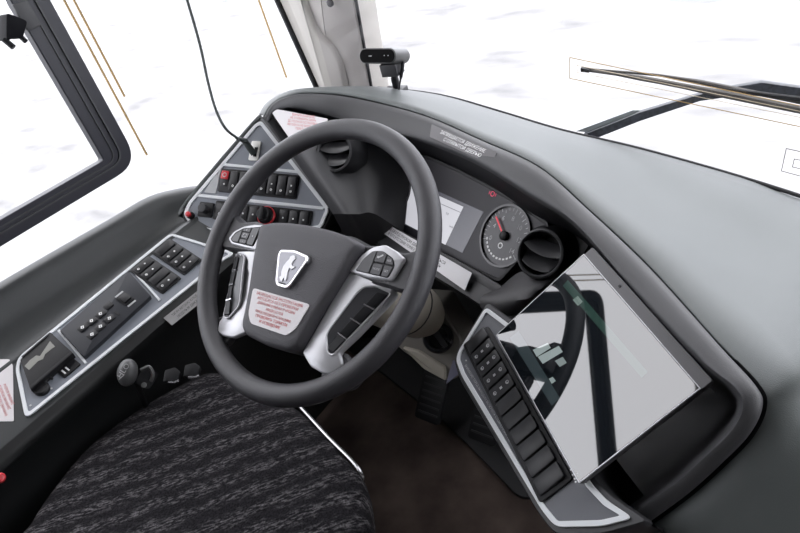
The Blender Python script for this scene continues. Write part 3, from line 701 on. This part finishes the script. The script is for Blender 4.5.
# ================================================================== CLUSTER
cl = thing('instrument_cluster', 'dark instrument cluster with dials and white centre screen behind the wheel', 'instrument cluster', FG)
face = FG.pxs([(386, 168), (408, 156), (429, 159), (458, 172), (488, 188), (520, 206), (548, 226), (500, 279), (440, 252), (385, 221), (372, 205)])
part('face_plate', slab(FG, rnd(face, .006), [(0, -.01), (0, .001)]), GLASSB, cl)
part('cluster_surround', ring(FG, inset(rnd(face, .006), -.006), rnd(face, .006), -.004, .004), BLACK, cl, bevel=.001)
def gauge(px, R, name, nums, a0, a1, needle, small=True):
    u, v = FG.px(*px, .002)
    g = part(name, slab(FG, circ(u, v, R, 48), [(0, .001), (0, .0018)]), mat('gauge_dial', (.022, .021, .025), .35), cl)
    part('dial_ring', ring(FG, circ(u, v, R, 48), circ(u, v, R * .93, 48), .0015, .006), mat('gauge_ring', (.035, .033, .038), .25), g)
    bm = bmesh.new(); nt_ = 24
    for i in range(nt_ + 1):
        a = a0 + (a1 - a0) * i / nt_; L = .10 if i % 3 else .17
        seg(FG, (u + R * .90 * math.cos(a), v + R * .90 * math.sin(a)), (u + R * (.90 - L) * math.cos(a), v + R * (.90 - L) * math.sin(a)), R * .022, .0018, .0021, bm)
    for i, s in enumerate(nums):
        a = a0 + (a1 - a0) * i / (len(nums) - 1); text(FG, s, R * .22, u + R * .58 * math.cos(a), v + R * .58 * math.sin(a), .0022, 0, bm)
    part('dial_marks', bm, GLYPH, g, smooth=False)
    if small:
        bm = bmesh.new()
        for i in range(11):
            a = math.radians(200 + 14 * i); a = math.radians(205 + 11 * i)
            seg(FG, (u + R * .76 * math.cos(a), v + R * .76 * math.sin(a)), (u + R * .70 * math.cos(a), v + R * .70 * math.sin(a)), R * .085, .0018, .0022, bm)
        ring(FG, circ(u - .002, v - R * .33, R * .10, 12), circ(u - .002, v - R * .33, R * .065, 12), .0018, .0022, bm)
        part('fuel_scale', bm, WHITE, g, smooth=False)
    nd = bmesh.new(); e = (u + R * .72 * math.cos(needle), v + R * .72 * math.sin(needle))
    seg(FG, (u, v), e, R * .05, .006, .0075, nd); part('needle', nd, mat('red_needle', (.8, .03, .06), .4, emit=.25), g)
    part('needle_hub', lathe(FG, [(R * .15, .002), (R * .15, .008), (R * .11, .010), (0, .0105)], 20, u, v), BLACK, g)
    return u, v
gauge((505, 236), .058, 'tachometer', ['0', '4', '6', '8', '10', '12', '14'], math.radians(205), math.radians(-35), math.radians(142))
gauge((396, 192), .050, 'speedometer', ['0', '20', '40', '60', '80', '100', '120'], math.radians(215), math.radians(-35), math.radians(30))
scr = FG.pxs([(408, 175), (449, 193), (464, 207), (484, 214), (465, 246), (450, 243), (447, 249), (404, 221)])
ds = part('display', slab(FG, FG.pxs([(409, 178), (484, 212), (463, 253), (404, 224)]), [(0, .001), (0, .0016)]), mat('dark_display', (.06, .06, .07), .25, emit=.045, ecol=(.8, .8, 1)), cl, smooth=False)
part('lit_page', slab(FG, FG.pxs([(410, 183), (464, 207), (446, 245), (406, 224)]), [(0, .0016), (0, .0019)]), mat('lit_screen', (.1, .1, .11), .3, emit=.56, ecol=(.93, .93, 1)), ds, smooth=False)
bm = bmesh.new()
u, v = FG.px(448, 214); text(FG, '0.0', .007, u, v, .0020, 0, bm); u, v = FG.px(452, 227); text(FG, 'km/h', .006, u, v, .0020, 0, bm)
seg(FG, FG.px(430, 199), FG.px(462, 213), .0012, .0019, .0021, bm)
part('page_text', bm, mat('grey_text', (.2, .2, .24), .5), ds, smooth=False)
u, v = FG.px(493, 194); q = part('warning_light', ring(FG, circ(u, v, .0052, 16), circ(u, v, .0038, 16), .001, .0016), mat('red_lamp', (.6, .02, .08), .4, emit=.5), cl, label='red lit warning light')
bm = bmesh.new(); seg(FG, (u - .0085, v - .003), (u - .0085, v + .003), .0012, .001, .0016, bm); seg(FG, (u + .0085, v - .003), (u + .0085, v + .003), .0012, .001, .0016, bm)
part('light_bracket', bm, MATS['red_lamp'], q, smooth=False)

# text strip on the ledge face
FS_ = Frame(gp(430, 250, .027), (GN + V((0, 0, .35))), FG.x)
pts = FS_.pxs([(360, 213), (366, 210), (471, 273), (465, 290.5), (445, 281), (400, 250), (366, 228)])
pts = FS_.pxs([(359, 216), (363, 209.5), (472, 273), (465, 290.5)])
a, b = FS_.px(362, 214), FS_.px(468, 281)
ang = math.atan2(b[1] - a[1], b[0] - a[0]); c = V(a).lerp(V(b), .5)
sticker('text_strip', 'long narrow silver sticker of worn print on the ledge below the instrument cluster', FS_, pts, mat('silver_strip', (.62, .61, .63), .4),
        [('ВНИМАНИЕ ПЕРЕД ПУСКОМ ДВИГАТЕЛЯ УБЕДИТЬСЯ', c.x + .0, c.y + .0045, .0085, 1.06), ('В ОТСУТСТВИИ ПОМЕХ РЫЧАГ В НЕЙТРАЛЬ', c.x + .02, c.y - .0055, .0085, 1.0)], HOOD, r=.001, ang=ang)

# ================================================================== AIR VENTS
def vent(name, label, F, R, back=.05):
    t = thing(name, label, 'air vent', F, 'round dash vents')
    part('vent_body', lathe(F, [(R * 1.45, -back), (R * 1.38, -back * .55), (R * 1.22, -back * .35), (R * 1.16, -.006), (R * 1.12, 0), (R * 1.0, .002), (R * .94, -.001), (R * .92, -.02), (R * .85, -.035), (0, -.035)], 40), BLACK, t)
    part('vent_rim', lathe(F, [(R * 1.10, .000), (R * 1.10, .0025), (R * 1.02, .0035), (R * .96, .001), (R * .96, -.004), (R * 1.10, -.004), (R * 1.10, 0)], 40, cap=False), HOOD, t)
    for k, (vf, vb, sag) in enumerate(((.10, .62, .22), (-.62, -.06, .16))):
        fr, bk_ = [], []
        for i in range(15):
            q = -1 + i / 7
            def P_(v0, lim, sg):
                v = v0 - sg * (1 - q * q) + sg * .5; w = math.sqrt(max(.02, lim ** 2 - min(lim * .97, abs(v0)) ** 2)); return R * q * w, R * v
            a = P_(vf, .93, sag); b = P_(vb, .86, sag * .2)
            fr.append(F.w(*a, -.001)); bk_.append(F.w(*b, -.018))
        dn = F.y * -.0022
        part('louvre', loft([fr, [(a + b) / 2 + F.n * .002 for a, b in zip(fr, bk_)], bk_, [p + dn for p in bk_], [p + dn for p in fr], fr], 0), mat('vent_louvre', (.028, .028, .031), .35), t)
    return t
vn = V((-.28, -.72, .62))
FV = Frame(at(540, 253.5, 1.02), (CAM - at(540, 253.5, 1.02)).normalized() * .45 + vn.normalized() * .75, (1, -.35, 0))
vent('air_vent', 'round black air vent between the right dial and the tablet', FV, .0375)
FV2 = Frame(at(334, 152, 1.30), (CAM - at(334, 152, 1.3)).normalized() * .45 + V((-.1, -.75, .6)).normalized() * .7, (1, .2, 0))
vent('air_vent', 'round black air vent behind the upper left of the steering wheel rim', FV2, .0385)
# housing block behind the right vent
FVb = Frame(at(556, 236, 1.06), V((-.1, -.5, .8)), (1, -.3, 0))
part('vent_housing', slab(FVb, rnd(FVb.pxs([(541, 226), (556, 219), (575, 226), (592, 245), (578, 262), (560, 268)]), .012), [(0, -.05), (0, -.004), (.003, 0)]), DARK, dash)

# ================================================================== RIGHT SWITCH PANEL + TABLET
TN = V((-.305, -.441, .843)).normalized()
SS = .84
def shr(p): return CAM + (V(p) - CAM) * SS
FT = Frame(shr((.185, .17, .54)), TN, (.224, -.199, -.022), SS)
FSp = Frame(shr(V((.185, .17, .54)) - TN * .022), TN, (.224, -.199, -.022), SS)
rp = thing('switch_panel', 'angled switch panel with silver trim running beneath the left edge of the tablet', 'switch panel', FSp)
Sout = [(-.086, .004), (-.049, -.085), (-.036, -.097), (.0, -.100), (.288, -.0735), (.318, -.066), (.352, -.008), (.366, .034), (.330, .016), (.297, .008), (.15, .02), (.0, .03)]
Sr = [.004, .02, .02, .03, .06, .03, .05, .006, .03, .03, .02, .02]
part('panel_housing', slab(FSp, rnd(inset(ccw(Sout), -.009), .012, 4), [(.01, -.09), (0, -.02), (0, -.003), (.002, 0)]), DARK, rp)
part('panel_plate', slab(FSp, rnd(inset(ccw(Sout), .002), .01, 4), [(0, -.004), (0, .002)]), mat('slate_grey_panel', (.11, .115, .13), .5, bump=.3, bscale=1500), rp)
part('trim_frame', trim(FSp, Sout, .0075, .012, 0, .0045), TRIM, rp, bevel=.0008)
part('switch_bezel', softplate(FSp, rnd([(-.052, -.071), (.279, -.071), (.279, -.010), (-.046, -.010)], .006), .002, .006), BLACK, rp)
for k in range(11):
    u = -.034 + k * .0293
    syms = [('bar', .0), ('ico', .3), ('ico', -.3)] if 1 <= k <= 4 else None
    rocker(FSp, rp, u, -.041, .0262, .049, sym=syms, hi=.010, lit=GLYPH)
bm = bmesh.new()
text(FSp, 'ВНИМАНИЕ! ПЕРЕД ВЫХОДОМ ВКЛЮЧИТЬ СТОЯНОЧНЫЙ ТОРМОЗ', .0065, .085, -.0775, .0026, math.radians(4.5), bm, .9)
part('printed_line', bm, GLYPH, rp, smooth=False)
u, v = FSp.px(467, 361); part('trim_screw', lathe(FSp, [(.0015, .002), (.0015, .0035), (0, .0035)], 8, u, v), GLYPH, rp)
part('hanging_tab', plate(Frame(at(453, 370, 1.12), (-.6, -.6, .3), (1, -.3, 0)), Frame(at(453, 370, 1.12), (-.6, -.6, .3), (1, -.3, 0)).pxs([(454, 360), (462, 372), (447, 384)]), 0, .002), mat('lilac_card', (.10, .10, .14), .6), rp, smooth=False)

tb = thing('tablet_display', 'large black glass touchscreen tablet mounted at a tilt on the dashboard right side', 'tablet', FT)
To = [(0, 0), (.299, 0), (.296, .219), (-.005, .219)]
part('housing', slab(FT, rnd(To, .004), [(.006, -.020), (.001, -.010), (0, -.003), (.0006, -.001)]), BEZEL, tb, bevel=.0006)
Tg = [(.0015, .0015), (.297, .0015), (.294, .200), (-.003, .200)]
gl = mat('tablet_glass', (.006, .008, .010), .025, ior=2.0)
gp_ = part('glass_front', slab(FT, rnd(Tg, .0012), [(0, -.002), (0, .0002), (.0004, .0006)]), gl, tb)
part('glass_edge', trim(FT, [(.0005, .0005), (.2985, .0005), (.2953, .2015), (-.0045, .2015)], .0011, .0012, -.001, .0009), SILVER, tb)
def onscreen(name, pts, col, e, parent=gp_, px=True):
    q = FT.pxs(pts) if px else pts
    return part(name, slab(FT, ccw(q), [(0, .0004), (0, .0007)]), mat('screen_%s_%d' % (name, int(e * 1000)), (.01, .01, .01), .03, emit=e, ecol=col, ior=2.0), parent, smooth=False)
onscreen('side_bar', [(510, 338), (519, 331), (560, 398), (552, 406)], (.5, .75, .85), .045)
onscreen('status_bar', [(563, 286), (568, 280), (648, 372), (642, 378)], (.25, .7, .55), .06)
onscreen('map_tile', [(533, 350), (548, 343), (551, 348), (537, 357)], (.8, .95, .95), .33)
onscreen('map_tile', [(538, 357), (559, 346), (563, 352), (543, 364)], (.8, .95, .95), .33)
onscreen('map_tile', [(555, 361), (563, 357), (567, 363), (560, 367)], (.8, .95, .95), .25)
onscreen('map_tile', [(549, 379), (553, 377), (556, 381), (552, 384)], (.8, .95, .95), .30)
onscreen('map_tile', [(573, 300), (578, 296), (583, 302), (578, 306)], (.7, .95, .85), .22)
bm = bmesh.new()
for (x, y) in ((573, 475), (575, 479), (577, 473), (571, 470), (576, 482)):
    u, v = FT.px(x, y); plate(FT, rect(u, v, .0022, .0022), .0006, .0009, bm)
part('corner_marks', bm, WHITE, gp_, smooth=False)
part('microphone_dot', lathe(FT, [(.0022, -.001), (.0022, .0002), (0, .0002)], 10, .092, .210), BLACK, tb)

# ================================================================== OTHER STICKERS
# band sticker on the hood
P0, P1, P2 = at(432, 124.5, 1.222), at(497, 152.5, 1.085), at(430, 137, 1.207)
nb = (P1 - P0).cross(P2 - P0).normalized(); nb = nb if nb.dot(CAM - P0) > 0 else -nb
FB = Frame(P0, nb, P1 - P0)
pts = FB.pxs([(432, 124.5), (497, 152.5), (492, 165), (430, 137)])
w_ = math.hypot(pts[1][0], pts[1][1]); hgt = abs(pts[3][1])
FBs = FB.off(0, 0, .0125)
pts = FBs.pxs([(432, 124.5), (497, 152.5), (492, 165), (430, 137)])
sgn = 1
cx = sum(p[0] for p in pts) / 4; cy = sum(p[1] for p in pts) / 4
sticker('information_sticker', 'grey rectangular sticker with two lines of large letters on the instrument hood', FBs, pts, mat('band_sticker_grey', (.095, .09, .095), .45),
        [('ЗАПРЕЩАЕТСЯ ДВИЖЕНИЕ', cx, cy + hgt * .20, hgt * .40, .98), ('С ОТКРЫТОЙ ДВЕРЬЮ', cx + .008, cy - hgt * .22, hgt * .40, .98)], mat('band_letters', (.8, .8, .8), .5), h=.0012, r=.001)
# triangular sticker under the hood, left
Q0, Q1, Q2 = at(273, 113, 1.322), at(328, 120, 1.345), at(289, 138, 1.295)
nb = (Q1 - Q0).cross(Q2 - Q0).normalized(); nb = nb if nb.dot(CAM - Q0) > 0 else -nb
FQ = Frame(Q0, nb, Q1 - Q0)
pts = FQ.pxs([(272, 113), (277, 109.5), (328, 119), (326, 124), (300, 132), (289, 138)])
cx, cy = FQ.px(301, 119)
ln = []
for k, s in enumerate(('ВНИМАНИЕ', 'НЕ ОТКРЫВАТЬ ДВЕРЬ', 'ДО ПОЛНОЙ ОСТАНОВКИ', 'АВТОБУСА НЕ ВКЛЮЧАТЬ', 'ПЕРЕДАЧУ')):
    ln.append((s, cx + .006 - k * .0015, cy + .008 - k * .0085, .0078 if k else .0095, .62 if k else .9))
sticker('warning_sticker', 'white triangular warning sticker with red text under the left end of the hood', FQ, pts, PAPER, ln, REDP, h=.001, r=.004)

# ================================================================== WEBCAM
fc = at(386, 56, 1.43)
wn = V((.35, -.62, .12)).normalized()
FC = Frame(fc, wn, V((1, .25, 0)))
_rw = ray(377, 56).normalized()
FC = Frame(at(377, 56, 1.42), -(R_ * .55 + _rw * .83), R_ * .83 - _rw * .55)
wc = thing('webcam', 'small black pill-shaped camera on a stalk standing on the dash top', 'camera', at(386, 87, 1.45))
def stad(w, h, n=10): # stadium outline
    return [(w / 2 - h / 2 + h / 2 * math.cos(-PI / 2 + PI * i / n), h / 2 * math.sin(-PI / 2 + PI * i / n)) for i in range(n + 1)] + [(-w / 2 + h / 2 + h / 2 * math.cos(PI / 2 + PI * i / n), h / 2 * math.sin(PI / 2 + PI * i / n)) for i in range(n + 1)]
part('camera_body', slab(FC, stad(.098, .033), [(.003, -.066), (0, -.060), (0, -.002), (.002, 0)]), mat('camera_grey', (.06, .06, .06), .4), wc)
q = part('front_glass', slab(FC, inset(stad(.098, .033), .0025), [(0, -.001), (0, .0008)]), mat('camera_glass', (.002, .002, .002), .4, spec=.04), wc)
bm = bmesh.new()
for u in (.020, .030): plate(FC, rect(u, .001, .0022, .0022), .0008, .0012, bm)
plate(FC, rect(-.018, 0, .008, .002), .0008, .0012, bm)
part('lens_marks', bm, GLYPH, q, smooth=False)
part('mount_block', softplate(Frame(FC.w(.012, 0, -.030), (0, 0, 1), FC.x), rect(.0, 0, .044, .034, .003), -.042, -.014, .002), DARK, wc)
b_ = FC.w(.012, 0, -.030)
part('ball_stalk', tube([b_ + V((0, 0, -.038)), b_ + V((0, 0, -.050)), b_ + V((0, 0, -.075))], [.006, .009, .007], 12, k=4), BLACK, wc)
part('foot_plate', softplate(Frame(b_ + V((0, 0, -.080)), (0, 0, 1), FC.x), rect(-.008, 0, .056, .036, .006), -.012, .004), DARK, wc)
part('camera_cord', tube([FC.w(.043, -.012, -.040), FC.w(.043, -.026, -.038), FC.w(.038, -.050, -.038), FC.w(.032, -.082, -.038)], [.0042, .004, .002, .0018], 8, k=5), BLACK, wc)

# ================================================================== WIPER (outside the glass)
FO = FW.off(0, 0, -.03)
wp = thing('wiper', 'long dark windscreen wiper blade with its arm resting outside the glass', 'windscreen wiper', FO.w(*FO.px(700, 90)))
def op(x, y, h=0): return FO.w(*FO.px(x, y, h), h)
bm = tube([op(582, 69.5), op(640, 78), op(720, 93.5), op(1000, 151)], [.0035, .006, .008, .008], 8, k=3)
part('blade_rubber', bm, mat('worn_rubber', (.10, .09, .08), .6), wp)
part('blade_frame', tube([op(582, 68, .004), op(622, 72, .006), op(700, 82, .008), op(1000, 143, .008)], [.002, .003, .005, .006], 8, k=3), STEEL, wp)
part('blade_bracket', tube([op(700, 83, .012), op(745, 92, .014), op(880, 108, .014)], [.002, .005, .006], 8, k=3), BLACK, wp)
part('tip_clip', softplate(FO, rnd(FO.pxs([(581, 67), (590, 69), (590, 72), (581, 71)], .005), .002), .0, .012), BLACK, wp)
FO2 = FW.off(0, 0, -.06)
arm = FO2.pxs([(584, 134), (597, 138), (640, 121), (700, 101), (750, 94), (840, 104), (900, 114), (900, 101), (840, 92), (790, 86), (762, 82), (738, 86), (700, 94), (640, 112), (610, 124)])
part('wiper_arm', slab(FO2, ccw(arm), [(0, -.012), (0, 0), (.0008, .002)]), mat('arm_paint', (.035, .04, .05), .4, var=.5, vscale=120), wp)
part('arm_cover', slab(FO2, ccw(FO2.pxs([(575, 133), (590, 134), (640, 112), (632, 112)])), [(0, -.016), (0, -.010)]), mat('pale_grey_arm', (.30, .33, .33), .5), wp)

# ================================================================== SEAT
FSe = Frame((-.15, -.33, .50), (.02, .07, 1), (.995, -.10, 0))
seat = thing('driver_seat', 'dark patterned fabric driver seat cushion in front of the steering wheel', 'seat', (-.15, -.34, .0))
ol = FSe.pxs([(355, 540), (363, 510), (364, 480), (350, 458), (303, 409), (262, 388), (215, 368), (175, 384), (125, 414), (80, 450), (40, 500), (15, 535)])
ol = ccw(ol)
ol = [p for p in ol]
# continue backwards under the frame of the photograph
ymin = -.32
xs = [p[0] for p in ol]; xl, xr = min(xs), max(xs)
back = [(xr - .0, -.22), (xr - .03, ymin), (xl + .14, ymin), (xl + .075, -.25)]
pts2 = [p for p in ol]
import functools
allp = pts2 + back
cx = sum(p[0] for p in allp) / len(allp); cy = sum(p[1] for p in allp) / len(allp)
allp.sort(key=lambda p: math.atan2(p[1] - cy, p[0] - cx))
olp = [(q.x, q.y) for q in catmull([V((a, b, 0)) for a, b in allp], 4, True)]
bm = bmesh.new(); rows = []
for s, h in ((.94, -.12), (.985, -.10), (1.0, -.06), (1.0, -.03), (.985, -.010), (.955, -.001), (.90, .004), (.75, .007), (.5, .006), (.25, .004)):
    rows.append([bm.verts.new(FSe.w(cx + (a - cx) * s, cy + (b - cy) * s, h)) for a, b in ccw(olp)])
n = len(olp)
for a, b in zip(rows, rows[1:]):
    for i in range(n): bm.faces.new((a[i], a[(i + 1) % n], b[(i + 1) % n], b[i]))
bm.faces.new(rows[-1]); bm.faces.new(list(reversed(rows[0])))
part('cushion', bm, SEAT, seat)
part('cushion_frame', slab(FSe, scaled(ccw(olp), .93) if 0 else [(cx + (a - cx) * .9, cy + (b - cy) * .9) for a, b in ccw(olp)], [(0, -.20), (0, -.12)]), BLACK, seat)
part('pedestal', box((-.14, -.36, .15), (.34, .34, .30)), BLACK, seat, bevel=.02)
part('front_rail', tube([FSe.w(*FSe.px(296, 402, -.004), -.004), FSe.w(*FSe.px(328, 437, -.004), -.004), FSe.w(*FSe.px(352, 461, -.006), -.006), FSe.w(*FSe.px(361, 474, -.012), -.012), FSe.w(*FSe.px(363, 484, -.03), -.03)], .0035, 8, k=5), mat('rail_metal', (.35, .35, .36), .25, metal=.9), seat)
part('backrest', slab(Frame((-.14, -.70, .52), (0, -1, .12), (1, 0, 0)), rnd([(-.25, -.04), (.25, -.04), (.23, .52), (.14, .62), (-.14, .62), (-.23, .52)], .04), [(.02, -.05), (0, -.03), (0, .03), (.02, .05)]), SEAT, seat)

# lever knob and buckles between seat and console
kb = at(127.5, 372.5, 1.24)
FKn = Frame(kb, (CAM - kb).normalized() + V((-.1, -.3, .3)), (1, .6, 0))
kt_ = thing('lever_knob', 'black oval lever knob with embossed symbols between seat and side console', 'lever', kb - V((0, 0, .2)))
bm = bmesh.new(); bmesh.ops.create_uvsphere(bm, u_segments=24, v_segments=16, radius=1)
mm = FKn.off(0, 0, 0, math.radians(-8)).mat() @ M.Diagonal((.0185, .0255, .016, 1)); bm.transform(mm)
q = part('knob', bm, mat('knob_plastic', (.07, .07, .072), .35), kt_)
bm = bmesh.new(); text(FKn, 'HLO', .014, -.001, .003, .0162, math.radians(52), bm); seg(FKn, (-.010, -.012), (.0, -.004), .0012, .0155, .0166, bm)
part('knob_marks', bm, GLYPH, q, smooth=False)
part('lever_rod', tube([kb - FKn.n * .012, kb - V((.012, .0, .07)), kb - V((.035, .01, .16))], .006, 8, k=4), BLACK, kt_)
bk = at(147, 377, 1.24)
bt = thing('adjuster_bracket', 'black curved metal bracket beside the oval lever knob', 'bracket', bk)
part('hook', tube([at(141, 370, 1.24), at(149, 367, 1.235), at(153, 374, 1.235), at(151, 381, 1.24)], .0035, 8, k=5), mat('dull_steel', (.18, .18, .18), .35, metal=.6), bt)
part('bolt', lathe(Frame(at(144, 385, 1.24), CAM - bk, (1, 0, 0)), [(.005, -.01), (.005, .003), (0, .004)], 12), MATS['dull_steel'], bt)
part('bracket_plate', plate(Frame(at(147, 378, 1.26), CAM - bk, (1, 0, 0)), rect(0, 0, .03, .035, .008), -.006, 0), BLACK, bt)
for i, (x, y, a, lab) in enumerate(((173, 376, .5, 'black belt buckle with bright clip at the seat front edge, nearer the lever knob'), (193, 371, .4, 'black belt buckle with bright clip at the seat front edge, nearer the wheel rim'))):
    c = at(x, y, 1.22); FBk = Frame(c, (CAM - c).normalized() + V((0, 0, .6)), (1, .8, 0))
    t = thing('belt_buckle', lab, 'buckle', c, 'belt buckles by the seat')
    part('body', softplate(FBk, rnd([(-.018, -.009), (.008, -.012), (.014, .006), (.004, .016), (-.014, .013)], .003), -.012, .002, .002), BLACK, t)
    part('clip', tube([FBk.w(-.008, -.012, .002), FBk.w(.004, -.014, .004), FBk.w(.010, -.011, .003)], .0025, 8, k=3), CHROME, t)
rl = at(0, 478, 1.15)
part('red_button', lathe(Frame(rl, CAM - rl, (1, 0, 0)), [(.008, -.02), (.008, 0), (.006, .004), (0, .005)], 16), RED, None, label='small red button low beside the seat at the photo left edge', cat='button', origin=rl)

# pedals and mats on the floor
FF = Frame((-.2, .38, .0), (.02, -.65, .75), (1, 0, 0))
for lab, c in (('black ribbed pedal on the floor right of the steering column', (.02, .30, .10)), ('black ribbed pedal on the floor under the steering wheel', (-.14, .30, .10))):
    Fp = Frame(c, (0, -.7, .7), (1, 0, 0)); t = thing('foot_pedal', lab, 'pedal', c, 'foot pedals')
    part('pedal_plate', softplate(Fp, rect(0, 0, .075, .13, .01), -.006, .006), BLACK, t)
    bm = bmesh.new()
    for k in range(6): plate(Fp, rect(0, -.045 + k * .018, .06, .005), .006, .0085, bm)
    part('pedal_ribs', bm, RUBBER, t)
    part('pedal_arm', tube([Fp.w(0, .05, -.004), Fp.w(0, .10, -.03), Fp.w(0, .14, -.12)], .008, 8, k=3), BLACK, t)
fm = FF
part('floor_mat', softplate(WORLD, rnd([WORLD.px(*q) for q in ((338, 345), (382, 374), (438, 418), (468, 446), (520, 500), (640, 500), (560, 380), (440, 330))], .02), .002, .012), RUBBER, None, label='black rubber mat in the dark footwell under the column', cat='mat', origin=(-.2, .3, 0))

# ================================================================== LIGHT
w = bpy.data.worlds.new('overcast'); SC.world = w; w.use_nodes = True; nt = w.node_tree; bg = nt.nodes['Background']
tc = nt.nodes.new('ShaderNodeTexCoord'); sp = nt.nodes.new('ShaderNodeSeparateXYZ'); rp_ = nt.nodes.new('ShaderNodeValToRGB')
nt.links.new(tc.outputs['Generated'], sp.inputs[0]); nt.links.new(sp.outputs['Z'], rp_.inputs['Fac'])
rp_.color_ramp.elements[0].color = (.9, .93, 1, 1); rp_.color_ramp.elements[1].color = (1, 1, 1, 1)
nt.links.new(rp_.outputs['Color'], bg.inputs['Color']); bg.inputs['Strength'].default_value = 5.0
